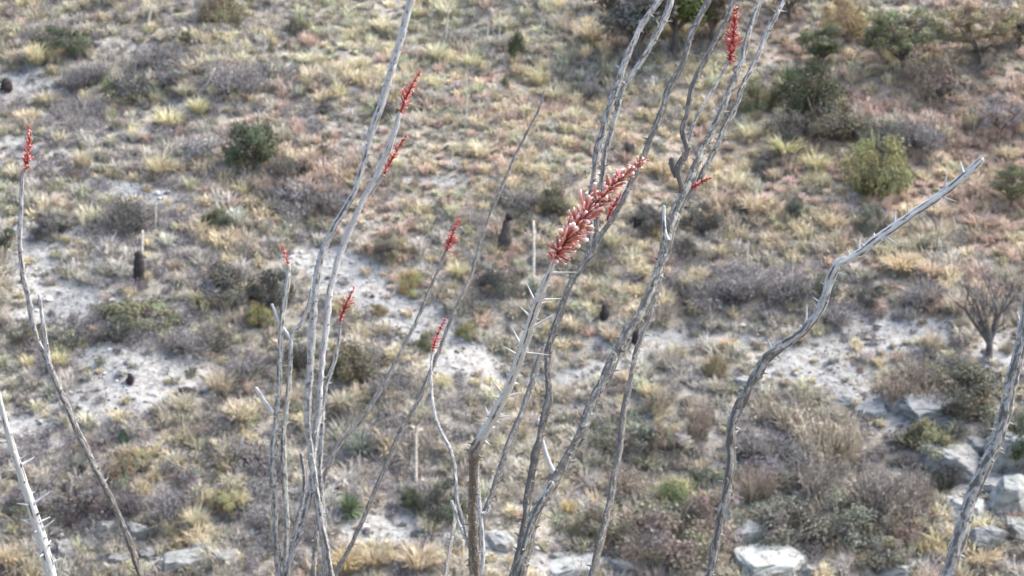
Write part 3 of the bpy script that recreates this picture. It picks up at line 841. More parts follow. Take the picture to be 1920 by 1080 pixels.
BUNCHES = [  # bright bunch grasses: px, py, w, h, colour, label
 (72, 118, 62, 50, (.55, .50, .27), 'yellow cream bunch grass below the low dark green shrub'),
 (285, 30, 40, 36, (.50, .48, .35), 'pale bunch grass with a tall stem near the top left'),
 (318, 238, 66, 46, (.56, .53, .28), 'bright pale yellow bunch grass in the upper left slope'),
 (372, 214, 44, 42, (.52, .50, .24), 'yellow green bunch grass under the leaning dry stick'),
 (348, 178, 44, 30, (.44, .44, .30), 'grey green bunch grass left of the leaning dry stick'),
 (300, 330, 60, 54, (.48, .42, .24), 'straw bunch grass above the long white strip'),
 (155, 318, 46, 52, (.44, .38, .24), 'tall tan bunch grass right of the leftmost red flower'),
 (90, 200, 56, 40, (.45, .40, .27), 'tan bunch grass below the upper left bare patch'),
 (722, 64, 44, 40, (.54, .50, .33), 'pale bunch grass right behind the long pale cane top'),
 (675, 128, 44, 30, (.53, .50, .28), 'yellow bunch grass left of the long pale cane'),
 (582, 122, 50, 32, (.50, .49, .30), 'cream bunch grass right of a leaning stick near the top'),
 (838, 34, 46, 44, (.50, .50, .32), 'pale green bunch grass on the top edge'),
 (900, 296, 56, 44, (.56, .50, .32), 'cream bunch grass in the middle of the upper slope'),
 (1010, 160, 46, 46, (.58, .52, .28), 'pale yellow bunch grass beside the faint thin cane tip'),
 (820, 115, 56, 46, (.47, .47, .29), 'cream green bunch grass right of the small red flower spike'),
 (885, 130, 50, 42, (.48, .48, .26), 'yellow green bunch grass left of the small olive shrub'),
 (1000, 330, 40, 30, (.48, .44, .28), 'straw bunch grass above the mauve shrub'),
 (945, 60, 44, 44, (.42, .42, .28), 'grey green bunch grass left of the narrow dark shrub'),
 (1105, 80, 60, 54, (.44, .37, .23), 'tan bunch grass left of the paired pale canes'),
 (1040, 190, 46, 38, (.49, .46, .27), 'yellowish bunch grass in the upper middle slope'),
 (1080, 230, 50, 40, (.46, .43, .27), 'straw bunch grass below the small dark twiggy shrub'),
 (1245, 330, 56, 44, (.52, .42, .24), 'straw bunch grass behind the tip of the salmon flower'),
 (1765, 262, 44, 42, (.56, .48, .26), 'pale yellow bunch grass right of the mauve shrub under the brown bush'),
 (862, 522, 54, 44, (.50, .46, .25), 'yellow bunch grass right of the yellow olive shrub'),
 (1472, 290, 72, 44, (.50, .49, .22), 'bright yellow green bunch grass on the straw slope'),
 (1530, 318, 60, 40, (.50, .47, .24), 'yellow green bunch grass left of the yellow green bush'),
 (1405, 262, 54, 42, (.47, .45, .26), 'yellowish bunch grass between the upper canes and the dark shrubs'),
 (1420, 400, 66, 46, (.52, .43, .27), 'straw bunch grass above the mauve band'),
 (1560, 430, 60, 44, (.52, .42, .26), 'straw bunch grass left of the bent cane top'),
 (1692, 510, 76, 48, (.56, .43, .24), 'golden straw bunch grass below the bent cane top'),
 (1745, 520, 50, 40, (.50, .37, .24), 'orange straw bunch grass right of the golden one'),
 (1840, 430, 70, 40, (.47, .32, .23), 'reddish straw bunch grass on the right slope'),
 (1760, 410, 46, 40, (.50, .41, .27), 'straw bunch grass right of the bent cane tip'),
 (1890, 300, 50, 36, (.50, .42, .25), 'straw bunch grass above the green tree at the right edge'),
 (1292, 540, 44, 34, (.50, .45, .22), 'small yellow bunch grass right of the main central cane'),
 (1200, 520, 50, 34, (.48, .42, .25), 'yellow tan bunch grass left of the main central cane'),
 (1150, 470, 44, 54, (.45, .42, .26), 'tall tan bunch grass right of the salmon flower base'),
 (112, 690, 42, 46, (.55, .52, .24), 'yellow bunch grass right beside the left thin cane'),
 (366, 990, 54, 56, (.50, .46, .30), 'cream bunch grass left of the yellow green shrub at the bottom left'),
 (452, 950, 40, 40, (.56, .50, .26), 'yellow bunch grass right of the yellow green shrub at the bottom left'),
 (786, 1066, 80, 60, (.47, .38, .23), 'tan bunch grass on the bottom edge left of the main thorny cane'),
 (648, 1072, 70, 66, (.50, .38, .18), 'golden bunch grass on the bottom edge right of the grey canes'),
 (700, 1065, 60, 54, (.42, .34, .20), 'dull tan bunch grass between the golden and the tan one'),
 (805, 1000, 44, 44, (.48, .47, .33), 'pale green bunch grass above the bottom tan bunch grass'),
 (1222, 745, 46, 34, (.54, .45, .23), 'yellow bunch grass behind the thin central cane'),
 (1066, 966, 34, 46, (.50, .40, .16), 'golden bunch grass right of the lower central canes'),
 (1075, 620, 40, 36, (.55, .47, .33), 'cream bunch grass right of the thorny flower cane'),
 (415, 740, 60, 62, (.42, .36, .25), 'tall tan bunch grass right of the left bare soil'),
 (450, 790, 66, 50, (.44, .38, .25), 'tan bunch grass left of the grey cane cluster'),
 (345, 770, 60, 44, (.44, .41, .29), 'pale tan bunch grass at the lower right of the left bare soil'),
 (545, 760, 54, 44, (.47, .38, .26), 'orange tan bunch grass between the grey canes'),
 (645, 770, 60, 50, (.44, .41, .29), 'grey straw bunch grass right of the grey cane cluster'),
 (1840, 1060, 70, 46, (.55, .43, .25), 'golden bunch grass on the bottom edge right of the thick cane'),
 (15, 1065, 60, 60, (.52, .40, .24), 'golden bunch grass at the bottom left corner'),
 (1365, 655, 40, 30, (.55, .42, .25), 'golden bunch grass on the bare patch left of the bent cane'),
 (1795, 590, 50, 60, (.47, .40, .30), 'tall straw bunch grass left of the bare tree'),
 (1745, 660, 40, 60, (.46, .39, .29), 'pale upright bunch grass on the right bare patch'),
 (1490, 640, 46, 30, (.48, .39, .27), 'tan bunch grass right of the bent cane on the bare patch'),
 (1150, 640, 50, 34, (.44, .36, .26), 'brownish bunch grass left of the small dark blob'),
 (30, 335, 40, 36, (.47, .43, .30), 'pale bunch grass under the leftmost red flower'),
]


def place(name, px, py, w, h, meshes, col, label, cat, group, tilt=.22, spin=None, sink=0.0, depth_w=.9):
    p, d = on_ground(px, py)
    s = d / FPX
    o = empty(name, (p.x, p.y, p.z - sink)); o.rotation_mode = 'ZYX'
    o.rotation_euler = (tilt, 0, random.uniform(0, 6.28) if spin is None else spin)
    o.scale = (w * s / 2, w * s / 2 * depth_w, h * s)
    prop(o, label, cat, group)
    for nm, me, mat, c in meshes:
        k = link(nm, me, o, mat); k.color = (*[.85 * q + .15 * sum(c) / 3 for q in c], 1)
    return o


WOODC = (.17, .15, .135)
for i, (px, py, w, h, kind, c, lab) in enumerate(SHRUBS):
    fo, st = {'L': LEAFY, 'O': OPEN, 'T': TWIGGY}[kind][i % {'L': 5, 'O': 3, 'T': 4}[kind]]
    big = 1.25 if (px > 1380 and py < 460) or (px > 1150 and py > 740) else 1.0
    if c is MV: w *= 1.35; h *= .9
    place('shrub', px, py, w * 1.2 * big, h * 1.08 * big, [('foliage', fo, M_LEAF, c), ('stem', st, M_WOOD, WOODC)], c, lab, 'shrub', 'shrubs on the hillside')

for i, (px, py, w, h, c, lab) in enumerate(BUNCHES):
    p, d = on_ground(px, py); s = d / FPX
    o = link('bunch_grass', BUNCH[i % 4], None, M_CLUMP); g = sum(c) / 3; o.color = (.62 * c[0] + .40 * g, .62 * c[1] + .37 * g, .62 * c[2] + .32 * g, 1)
    o.location = p; o.rotation_mode = 'ZYX'; o.rotation_euler = (.12, 0, random.uniform(0, 6.28)); o.scale = (w * s * .72, w * s * .72, h * s)
    prop(o, lab, 'bunch grass', 'bright bunch grasses on the hillside', 'thing')

# sotols: a rosette of stiff leaves on a short trunk
for i, (px, py, w, h, c, lab) in enumerate([
        (676, 852, 84, 56, (.20, .24, .19), 'grey green sotol rosette left of the middle with no stalk'),
        (656, 966, 72, 56, (.13, .19, .09), 'green sotol rosette with a short white stalk'),
        (205, 172, 34, 40, (.24, .30, .12), 'bright green sprig like rosette beside the large dark brown shrub'),
        (150, 880, 46, 40, (.24, .26, .21), 'grey green rosette over a black stump left of the thin cane'),
        (998, 550, 44, 40, (.24, .29, .22), 'pale green rosette at the foot of the upright pale stalk')]):
    lv, cx = ROSE[i % 2]
    place('sotol', px, py, w, h, [('leaf_rosette', lv, M_LEAF, c), ('caudex', cx, M_WOOD, (.06, .05, .045))], c, lab, 'sotol', None)

# trees of the upper right
TREES = [(1692, 137, 150, 122, 71, 0, (.145, .152, .09), 'largest green tree of the upper right slope with a forked dark trunk', 1.0),
         (1538, 132, 78, 88, 72, .1, (.13, .14, .085), 'small green tree with a slanting dark trunk left of the largest tree', 1.0),
         (1838, 122, 165, 118, 73, -.1, (.225, .19, .125), 'brown olive tree right of the largest green tree', .9),
         (1262, 100, 130, 175, 74, .1, (.13, .155, .06), 'bright green tree cut by the top edge behind the canes', 1.1),
         (1190, 130, 130, 200, 75, 0, (.15, .148, .13), 'dark grey tree cut by the top edge left of the bright green tree', .6),
         (1335, 92, 90, 170, 76, 0, (.14, .125, .095), 'dark trunked tree at the top edge behind the red flower', .7),
         (1876, 262, 125, 82, 77, 0, (.20, .19, .185), 'grey tree with thin leaves near the right edge', .5),
         (1896, 392, 90, 82, 78, 0, (.15, .155, .095), 'dark olive tree cut by the right edge', 1.0),
         (1912, 90, 60, 60, 79, 0, (.12, .12, .09), 'small dark tree in the top right corner', .8),
         (1480, 40, 90, 100, 80, 0, (.17, .15, .125), 'grey brown tree on the top edge above the dark spreading shrub', .6)]
for px, py, w, h, seed, lean, c, lab, dn in TREES:
    tr, cr = tree_mesh(seed, .5 * w / h, lean, 54, .02, 180, dn)
    p, d = on_ground(px, py); s = d / FPX
    o = empty('tree', p); o.scale = (h * s * 1.15, h * s * 1.15, h * s * 1.06); prop(o, lab, 'tree', 'small trees of the upper slope')
    k = link('trunk', tr, o, M_WOOD); k.color = (.10, .09, .085, 1)
    k = link('crown', cr, o, M_LEAF); k.color = (*[q * 1.1 for q in c], 1)

tr, limbs = limb_tree(91, .36)
p, d = on_ground(1853, 672); s = d / FPX * 172
o = empty('bare_tree', p); o.scale = (s, s, s); prop(o, 'leafless dark tree with spreading limbs on the right bare patch', 'tree')
k = link('trunk', tr, o, M_WOOD); k.color = (.10, .088, .085, 1)
for me in limbs:
    k = link('limb', me, o, M_WOOD); k.color = (.125, .115, .11, 1)

# rocks
ROCKS = [(1458, 1082, 135, 60, (.62, .68, .65), 'largest white boulder on the bottom edge right of the bent cane'),
         (1404, 1022, 62, 46, (.64, .65, .63), 'white rounded boulder behind the largest boulder'),
         (1440, 1030, 60, 34, (.38, .41, .39), 'grey stone between the two white boulders'),
         (1362, 990, 34, 56, (.50, .55, .51), 'narrow pale stone right against the bent cane'),
         (1685, 1084, 90, 40, (.58, .62, .60), 'white boulder cut by the bottom edge beside a black lump'),
         (1760, 775, 140, 46, (.52, .55, .56), 'long flat pale slab under the wide dark green shrub'),
         (1680, 770, 90, 46, (.52, .53, .54), 'pale flat slab left of the long one'),
         (1640, 790, 60, 40, (.46, .49, .51), 'small bluish slab at the left of the pale slabs'),
         (1792, 900, 110, 70, (.42, .44, .45), 'grey layered outcrop left of the thick right cane'),
         (1890, 880, 90, 110, (.50, .55, .52), 'tall pale outcrop at the right edge'),
         (1900, 960, 110, 80, (.44, .51, .49), 'greenish pale outcrop low at the right edge'),
         (1815, 985, 90, 56, (.58, .61, .58), 'white rock behind the lower thick cane'),
         (1852, 1040, 60, 70, (.40, .43, .46), 'blue grey pointed rock right of the thick cane'),
         (1785, 965, 40, 36, (.60, .60, .58), 'small white rock left of the thick cane'),
         (1085, 1082, 120, 42, (.56, .62, .63), 'flat white rock on the bottom edge under the central canes'),
         (1180, 1075, 70, 20, (.52, .54, .54), 'low pale rock on the bottom edge right of the flat white one'),
         (935, 1030, 56, 40, (.55, .55, .53), 'pale stone beside the main thorny cane'),
         (838, 1030, 36, 36, (.50, .51, .50), 'pale stone left of the main thorny cane'),
         (196, 1005, 44, 32, (.45, .48, .44), 'round pale stone left of the thin cane'),
         (254, 1012, 44, 36, (.45, .47, .44), 'round pale stone right of the thin cane'),
         (115, 1050, 46, 36, (.40, .42, .42), 'grey stone right of the white thorny cane'),
         (350, 1072, 78, 44, (.44, .47, .44), 'angular pale boulder on the bottom edge at the left'),
         (420, 1066, 52, 36, (.40, .43, .40), 'grey boulder right of the angular pale boulder'),
         (272, 1050, 40, 30, (.38, .40, .40), 'small grey stone left of the angular pale boulder'),
         (745, 640, 13, 10, (.85, .85, .85), 'small bright white stone at the foot of the diagonal path'),
         (4, 916, 16, 12, (.8, .8, .78), 'small bright white stone at the left edge'),
         (660, 498, 11, 9, (.8, .8, .8), 'tiny white stone at the upper end of the diagonal path'),
         (1400, 730, 60, 26, (.45, .46, .46), 'flat grey stone right of the bent cane'),
         (1475, 760, 50, 14, (.48, .48, .49), 'thin flat slab below the right bare patch'),
         (1500, 940, 40, 18, (.45, .44, .46), 'small grey slab in the tan scrub'),
         (1590, 985, 44, 20, (.36, .33, .30), 'brown stone under the greyish tan shrub'),
         (1735, 800, 60, 24, (.46, .48, .48), 'low broken ledge below the long flat pale slab'),
         (1600, 760, 50, 18, (.44, .45, .45), 'low grey ledge at the lower edge of the right bare patch'),
         (1840, 850, 60, 30, (.46, .49, .48), 'broken ledge touching the left of the tall pale outcrop'),
         (1770, 870, 50, 26, (.42, .43, .44), 'low grey ledge above the grey layered outcrop'),
         (1870, 925, 54, 30, (.50, .53, .51), 'pale broken block between the two outcrops at the right edge'),
         (1910, 1010, 60, 40, (.40, .45, .43), 'grey green block under the low outcrop at the right edge'),
         (1830, 1010, 40, 24, (.52, .54, .52), 'pale block below the white rock behind the thick cane'),
         (1425, 985, 40, 20, (.40, .42, .40), 'small grey stone above the white rounded boulder'),
         (1520, 1078, 40, 22, (.46, .48, .46), 'small pale stone right of the largest boulder'),
         (380, 1040, 36, 24, (.50, .53, .50), 'small pale block above the angular boulder at the bottom left'),
         (318, 1078, 40, 24, (.42, .45, .43), 'low grey block left of the angular boulder on the bottom edge'),
         (225, 1060, 40, 26, (.36, .38, .38), 'grey block between the grey stone and the left thin cane'),
         (165, 1030, 30, 24, (.40, .42, .40), 'small grey stone under the round stone left of the thin cane'),
         (1130, 1058, 36, 18, (.50, .55, .56), 'small white block on top of the flat white rock at the bottom'),
         (1045, 1050, 30, 16, (.48, .52, .53), 'small pale block at the left of the flat white rock'),
         (1255, 140, 1, 1, None, None)]
for i, (px, py, w, h, c, lab) in enumerate(ROCKS):
    if lab is None: continue
    p, d = on_ground(px, py); s = d / FPX
    o = link('rock', ROCK[i % 7], None, M_ROCK); o.color = (*[.50 * (.3 * q + .7 * sum(c) / 3) for q in c], 1)
    o.location = (p.x, p.y + w * s * .25, p.z + h * s * .22); o.rotation_mode = 'ZYX'; o.rotation_euler = (.12, random.uniform(-.12, .12), random.choice((0, 3.14)) + random.uniform(-.5, .5))
    o.scale = (w * s * .52, w * s * .5, h * s * .95); prop(o, lab, 'rock', 'rocks on the hillside')


# dry flower stalks: px, py of the foot, px, py of the tip, width, colour, top
STALK = [(266, 484, 267, 432, 5.5, (.62, .58, .50), 0, 'short upright pale stalk above a charred stump'),
         (999, 535, 1000, 414, 6.5, (.60, .57, .48), 0, 'tall upright pale stalk left of the thorny flower cane'),
         (780, 914, 781, 806, 6.5, (.64, .58, .48), 1, 'upright pale stalk with a drooping head between the thin canes'),
         (644, 922, 646, 898, 7, (.75, .75, .66), 0, 'short thick white stalk on the green rosette'),
         (868, 1056, 867, 1010, 7, (.52, .42, .30), 0, 'tan stalk on the bottom edge left of the main thorny cane'),
         (770, 1062, 769, 1018, 6, (.52, .45, .34), 0, 'tan stalk in the tan bunch grass at the bottom'),
         (1670, 1084, 1666, 1030, 4.5, (.55, .52, .48), 0, 'thin pale stalk at the bottom right beside the white boulder'),
         (1904, 1084, 1902, 1040, 4.5, (.55, .52, .46), 0, 'thin pale stalk in the bottom right corner'),
         (832, 92, 840, 22, 5, (.45, .42, .34), 1, 'slender tan stalk at the top below the pale green bunch grass'),
         (914, 98, 916, 42, 4, (.48, .45, .40), 0, 'first of three thin pale stalks left of the narrow dark shrub'),
         (934, 90, 939, 46, 4, (.50, .47, .40), 1, 'curved thin pale stalk close to the narrow dark shrub'),
         (892, 92, 895, 56, 3, (.44, .42, .36), 0, 'shortest thin stalk near the top middle'),
         (380, 172, 402, 128, 5.5, (.46, .42, .38), 0, 'stick leaning right above the yellow green bunch grass'),
         (525, 160, 553, 132, 5.5, (.50, .46, .40), 0, 'stick leaning right in the upper left slope'),
         (274, 60, 284, 12, 5, (.50, .48, .40), 1, 'pale stem rising near the top left edge'),
         (291, 430, 292, 376, 4, (.46, .44, .38), 0, 'thin stalk rising above the short pale stalk'),
         (1402, 508, 1403, 452, 4, (.52, .48, .42), 0, 'thin pale stalk in the mauve band'),
         (1484, 522, 1489, 480, 5, (.50, .46, .42), 0, 'pale stalk left of the bent cane joint'),
         (1504, 404, 1506, 362, 4, (.56, .48, .36), 0, 'straw stalk beside the small grey green shrub'),
         (258, 692, 277, 668, 5, (.50, .53, .48), 0, 'short pale stick lying on the left bare soil'),
         (1764, 456, 1750, 404, 4, (.16, .13, .12), 0, 'dark crooked twig below the bent cane tip'),
         (872, 242, 874, 138, 3.5, (.47, .46, .33), 0, 'very thin stalk right of the small red flower spike'),
         (130, 940, 134, 900, 6, (.42, .40, .36), 0, 'pale stub stalk in the charcoal shrub at the bottom left'),
         (414, 1010, 415, 982, 5, (.45, .40, .36), 0, 'pale stalk at the bottom left above the grey boulder'),
         (172, 1005, 174, 975, 5, (.38, .36, .33), 0, 'grey stalk right of the charcoal shrub'),
         (640, 262, 668, 222, 4, (.42, .38, .34), 0, 'thin stick leaning toward the long pale cane')]
for px, py, tx, ty, w, c, top, lab in STALK:
    p, d = on_ground(px, py); q = at_depth(tx, ty, d); s = d / FPX
    r = np.random.default_rng(int(px * 7 + py))
    t = np.linspace(-.04, 1, 9)[:, None]
    path = np.array([0, 0, 0]) + t * np.array(q - p) + np.sin(t * 3.1) * np.array([r.normal(0, .02), 0, 0])
    mb = MB(); tube(mb, path, np.linspace(w * s * .5, w * s * .33, 9), 7, (1, 1, 1))
    if top:
        m = 26; e = path[-1]
        blades(mb, np.tile(e, (m, 1)) - np.array([0, 0, .05]) * r.random((m, 1)), r.uniform(0, 6.28, m), r.uniform(.5, 1.6, m), r.uniform(.3, 1, m), r.uniform(.1, .3, m), np.full(m, .03), np.ones((m, 3)) * r.uniform(.8, 1.2, (m, 1)), r)
    o = link('dry_stalk', mb.mesh('dry_stalk'), None, M_WOOD); o.location = p; o.color = (*[.76 * q for q in c], 1)
    prop(o, lab, 'dry stalk', 'dry stalks and sticks on the hillside')

# charred stumps
STUMP = [(259, 530, 22, 56, 0, 'black charred stump under the short upright pale stalk'),
         (943, 466, 28, 54, 1, 'dark stump with a round black knob in the middle of the slope'),
         (1132, 598, 15, 26, 0, 'small black stump left of the main central cane'),
         (1190, 644, 13, 34, 0, 'narrow black stump between the two lower central canes'),
         (352, 745, 32, 17, 2, 'black log lying on the left bare soil'),
         (10, 172, 22, 22, 0, 'black round stump on the bare patch at the left edge'),
         (1710, 1078, 16, 16, 0, 'black lump beside the white boulder on the bottom edge'),
         (152, 896, 18, 24, 0, 'black stump under the grey green rosette at the left'),
         (243, 718, 14, 16, 0, 'black stub in the middle of the left bare soil'),
         (438, 822, 24, 12, 2, 'black log left of the grey cane cluster below the bare soil'),
                 (1158, 444, 12, 12, 0, 'tiny black stump right of the salmon flower'),
         (1872, 262, 1, 1, 9, None)]
for px, py, w, h, k, lab in STUMP:
    if lab is None: continue
    p, d = on_ground(px, py); s = d / FPX
    r = np.random.default_rng(int(px + py))
    mb = MB(); n = 12; t = np.linspace(0, 1, n)
    W, Hh = w * s, h * s
    if k == 2:
        path = np.stack([(t - .5) * W, r.normal(0, .01, n), Hh * .5 + np.sin(t * 4) * .03], 1); rad = Hh * .5 * (1 - .5 * np.abs(t - .45)) * r.uniform(.85, 1.1, n)
    else:
        path = np.stack([np.sin(t * 2.5) * W * .12, t * 0, -.05 + t * (Hh + .05)], 1); rad = W * .5 * (.75 + .35 * np.sin(t * 3.1 + .4)) * r.uniform(.85, 1.12, n)
        if k == 1: rad = rad * (1 - .45 * t); path[:, 0] += W * .15 * t
    tube(mb, path, rad, 10, np.array([1, 1, 1]))
    m = 60; a = r.uniform(0, 6.28, m); i = r.integers(0, n, m)
    blades(mb, path[i] + np.stack([np.cos(a), np.sin(a), a * 0], 1) * (rad[i] * .8)[:, None], a, r.uniform(.9, 2.2, m), r.normal(0, .3, m), r.uniform(.05, .11, m), np.full(m, .03), np.ones((m, 3)) * r.uniform(.6, 2.2, (m, 1)), r)
    if k == 1:
        V, T = ico(3); e = path[-1] + np.array([W * .2, 0, Hh * .12])
        V = V * (1 + .12 * np.sin(V[:, [0]] * 8) * np.sin(V[:, [2]] * 9)) * 7.5 * s
        mb.add(V + e, None, T, np.array([.5, .5, .5]))
    o = link('charred_stump', mb.mesh('charred_stump'), None, M_WOOD); o.location = p; o.color = (.06, .055, .05, 1) if k == 1 else (.035, .03, .03, 1)
    prop(o, lab, 'stump', 'charred stumps and logs')

# ------------------------------------------------------------------ the ocotillos in front of the camera
def catmull(P, n):
    P = np.asarray(P, float)
    E = np.concatenate([[2 * P[0] - P[1]], P, [2 * P[-1] - P[-2]]])
    L = np.concatenate([[0], np.cumsum(np.linalg.norm(np.diff(P[:, :3], axis=0), axis=1))])
    u = np.linspace(0, L[-1], n); i = np.clip(np.searchsorted(L, u, 'right') - 1, 0, len(P) - 2)
    t = ((u - L[i]) / np.maximum(L[i + 1] - L[i], 1e-9))[:, None]
    a, b, c, d = E[i], E[i + 1], E[i + 2], E[i + 3]
    return .5 * (2 * b + (c - a) * t + (2 * a - 5 * b + 4 * c - d) * t * t + (3 * b - a - 3 * c + d) * t ** 3), u


def frames(pts):
    """frames carried along the curve without twisting"""
    tan = unit(np.gradient(pts, axis=0))
    a = np.zeros_like(pts); v = np.cross(tan[0], [0.13, .97, .2]); a[0] = v / np.linalg.norm(v)
    for i in range(1, len(pts)):
        v = a[i - 1] - tan[i] * (a[i - 1] @ tan[i]); a[i] = v / np.linalg.norm(v)
    return tan, a, np.cross(tan, a)


def spike(mb, p, d, L, r0, n=5, C=(1, 1, 1), A=None, bend=0):
    d = d / np.linalg.norm(d)
    a = np.cross(d, [.3, .5, .81]); a /= np.linalg.norm(a); b = np.cross(d, a)
    V = []; 
    for t, k in ((0, 1.0), (.25, .62), (.65, .34), (1, .06)):
        for j in range(n):
            th = j / n * 6.2832
            V.append(p + d * L * t + a * bend * L * t * t + (a * math.cos(th) + b * math.sin(th)) * r0 * k)
    Q = [(q * n + j, q * n + (j + 1) % n, (q + 1) * n + (j + 1) % n, (q + 1) * n + j) for q in range(3) for j in range(n)]
    mb.add(np.array(V), Q, [(3 * n, 3 * n + j, 3 * n + j + 1) for j in range(1, n - 1)], C, None if A is None else np.tile(A, (len(V), 1)))


def cane_mesh(path, rad, tone, green, brown, r, sides, step_stub, stub, rough, fur=.9):
    """path, radius, paleness per ring: a ribbed stem with spiral rows of thorn stubs"""
    tan, a, b = frames(path)
    m = len(path); L = np.concatenate([[0], np.cumsum(np.linalg.norm(np.diff(path, axis=0), axis=1))])
    th = np.arange(sides) / sides * 2 * math.pi
    tw = L[:, None] * .8 + r.uniform(0, 6)
    off = r.uniform(0, 50)
    rib = np.abs(np.sin((th[None] + tw * .5) * 2.5))                       # ridges running down the cane
    n1 = vnoise(np.cos(th)[None] * 1.2 + 0 * tw + off, L[:, None] * 38 + np.sin(th)[None] * 1.2, 1.0, 2) - .5
    n2 = vnoise(L[:, None] * 9 + off + 0 * th[None], np.sin(th)[None] * .6, 1.0, 4) - .5
    n3 = vnoise(np.cos(th)[None] * .9 + 0 * tw + off * 2, L[:, None] * 60 + np.sin(th)[None] * .9, 1.0, 1) - .5
    R = rad[:, None] * (1 + rough * (.20 * (rib - .6) + .42 * n1 + .45 * n2 + .5 * np.maximum(n3, 0)))
    furrow = np.clip((.55 - rib) / .4, 0, 1) * np.clip(.45 + 2.6 * n1 + 1.2 * n2 + 3.2 * n3, 0, 1.4)
    V = path[:, None] + R[:, :, None] * (a[:, None] * np.cos(th)[None, :, None] + b[:, None] * np.sin(th)[None, :, None])
    i = np.arange(m - 1)[:, None] * sides; j = np.arange(sides)[None]; k = (j + 1) % sides
    Q = np.stack([i + j, i + k, i + sides + k, i + sides + j], -1).reshape(-1, 4)
    C = np.stack([(tone[:, None] - fur * furrow).ravel(), np.repeat(green, sides), np.repeat(brown, sides)], 1)
    A = np.stack([np.tile(np.cos(th), m) + off, np.tile(np.sin(th), m), np.repeat(L, sides)], 1)
    mb = MB()
    V = V.reshape(-1, 3)
    V = np.concatenate([V, [path[0] - tan[0] * rad[0] * .5]]); C = np.concatenate([C, C[:1]]); A = np.concatenate([A, A[:1]])
    T = [(q, m * sides, (q + 1) % sides) for q in range(sides)]
    mb.add(V, Q, T, C, A)
    # stubs of old thorns in spirals
    q = 0.01; ang = r.uniform(0, 6)
    while q < L[-1] * .999:
        i = min(int(np.searchsorted(L, q)), m - 1)
        d = a[i] * math.cos(ang) + b[i] * math.sin(ang)
        ln = stub * r.uniform(.4, 1.1) * (1.0 if r.random() < .7 else 1.9)
        spike(mb, path[i] + d * rad[i] * .8, d - tan[i] * r.uniform(-.2, .7), ln + rad[i] * .3, rad[i] * r.uniform(.3, .52), 5,
              (min(1.0, tone[i] * r.uniform(.4, 1.4)), green[i], brown[i]), (off + math.cos(ang), math.sin(ang), L[i]))
        ang += 2.4 + r.normal(0, .25); q += step_stub * r.uniform(.6, 1.5)
    return mb.mesh('ocotillo_cane', True, 'bark')


def flower_mesh(b, t, bend, wid, nb, r, pale):
    """cluster of tubular buds round a dark red axis; b base, t tip, wid half-width at the base (metres)"""
    ax = t - b; Ln = np.linalg.norm(ax); ax = ax / Ln
    s = np.cross(ax, [0, 1, 0]); s /= np.linalg.norm(s); w = np.cross(ax, s)
    mb = MB()
    u = np.linspace(0, 1, 12)
    cur = lambda q: b + ax * Ln * q + s * bend * math.sin(q * math.pi)
    tube(mb, np.array([cur(q) for q in u]), np.linspace(.0026, .0009, 12) * (wid / .02) ** .5, 6, (.20, .022, .02))
    ang = 0
    for i in range(nb):
        q = (i + .3) / nb; q = q ** 1.08
        ang += 2.39996 + r.normal(0, .3)
        rd = s * math.cos(ang) + w * math.sin(ang)
        env = wid * (1.0 - .80 * q ** 1.1) * (.55 + .6 * min(1, q * 5)) * r.uniform(.35, 1.15)
        d = rd * 1.0 + ax * (r.uniform(.15, 1.0) - .9 * max(0, .12 - q) / .12); d /= np.linalg.norm(d)
        Lb = env * r.uniform(.7, 1.2); rb = max(.0017, min(.0026, Lb * .10))
        p = cur(q)
        a1 = np.cross(d, ax); a1 /= max(np.linalg.norm(a1), 1e-6); a2 = np.cross(d, a1)
        n = 6; V = []; C = []
        body = (np.array([.60, .225, .185]) if nb > 200 else np.array([.54, .13, .12])) * r.uniform(.7, 1.2) * r.normal(1, .05, 3); tip = np.array([.78, .62, .56]) * r.uniform(.8, 1.1)
        dk = np.array([.24, .03, .025])
        op = r.random() < .5
        if r.random() < .22: body = body * np.array([.5, .45, .42]); tip = tip * np.array([.6, .42, .35])     # wilting ones
        d = d + r.normal(0, .22, 3); d /= np.linalg.norm(d)
        for tt, kk, cc in ((0, .35, dk), (.15, .6, dk * .6 + body * .4), (.4, .85, body), (.7, 1.0, body), (.88, .95 if op else .8, body * (1 - .6 * pale) + tip * .6 * pale), (1.0, 1.5 if op else .3, body * (1 - pale) + tip * pale)):
            for j in range(n):
                th = j / n * 6.2832
                V.append(p + d * Lb * tt + ax * Lb * .22 * tt * tt + (a1 * math.cos(th) + a2 * math.sin(th)) * rb * kk); C.append(cc)
        Q = [(e * n + j, e * n + (j + 1) % n, (e + 1) * n + (j + 1) % n, (e + 1) * n + j) for e in range(5) for j in range(n)]
        T = [(5 * n, 5 * n + j, 5 * n + j + 1) for j in range(1, n - 1)]
        mb.add(np.array(V), Q, T, np.array(C))
    return mb.mesh('flower_cluster')


# plant: base px, depth of the base, label
PLANTS = {
 'A': (392, 5.7, 'slender ocotillo at the far left with one thin curved cane and a red flower'),
 'B': (165, 3.9, 'nearest ocotillo at the lower left with one white thorny cane leaning out of the frame'),
 'G': (566, 6.5, 'ocotillo left of the middle with many pale grey canes and small red flowers'),
 'C': (925, 5.0, 'central ocotillo with dark knobby canes and the largest salmon flower cluster'),
 'D': (1292, 4.4, 'ocotillo on the right with one cane bent sharply toward the upper right'),
 'E': (1690, 3.8, 'ocotillo at the far right with one thick grey knobby cane leaning right'),
}
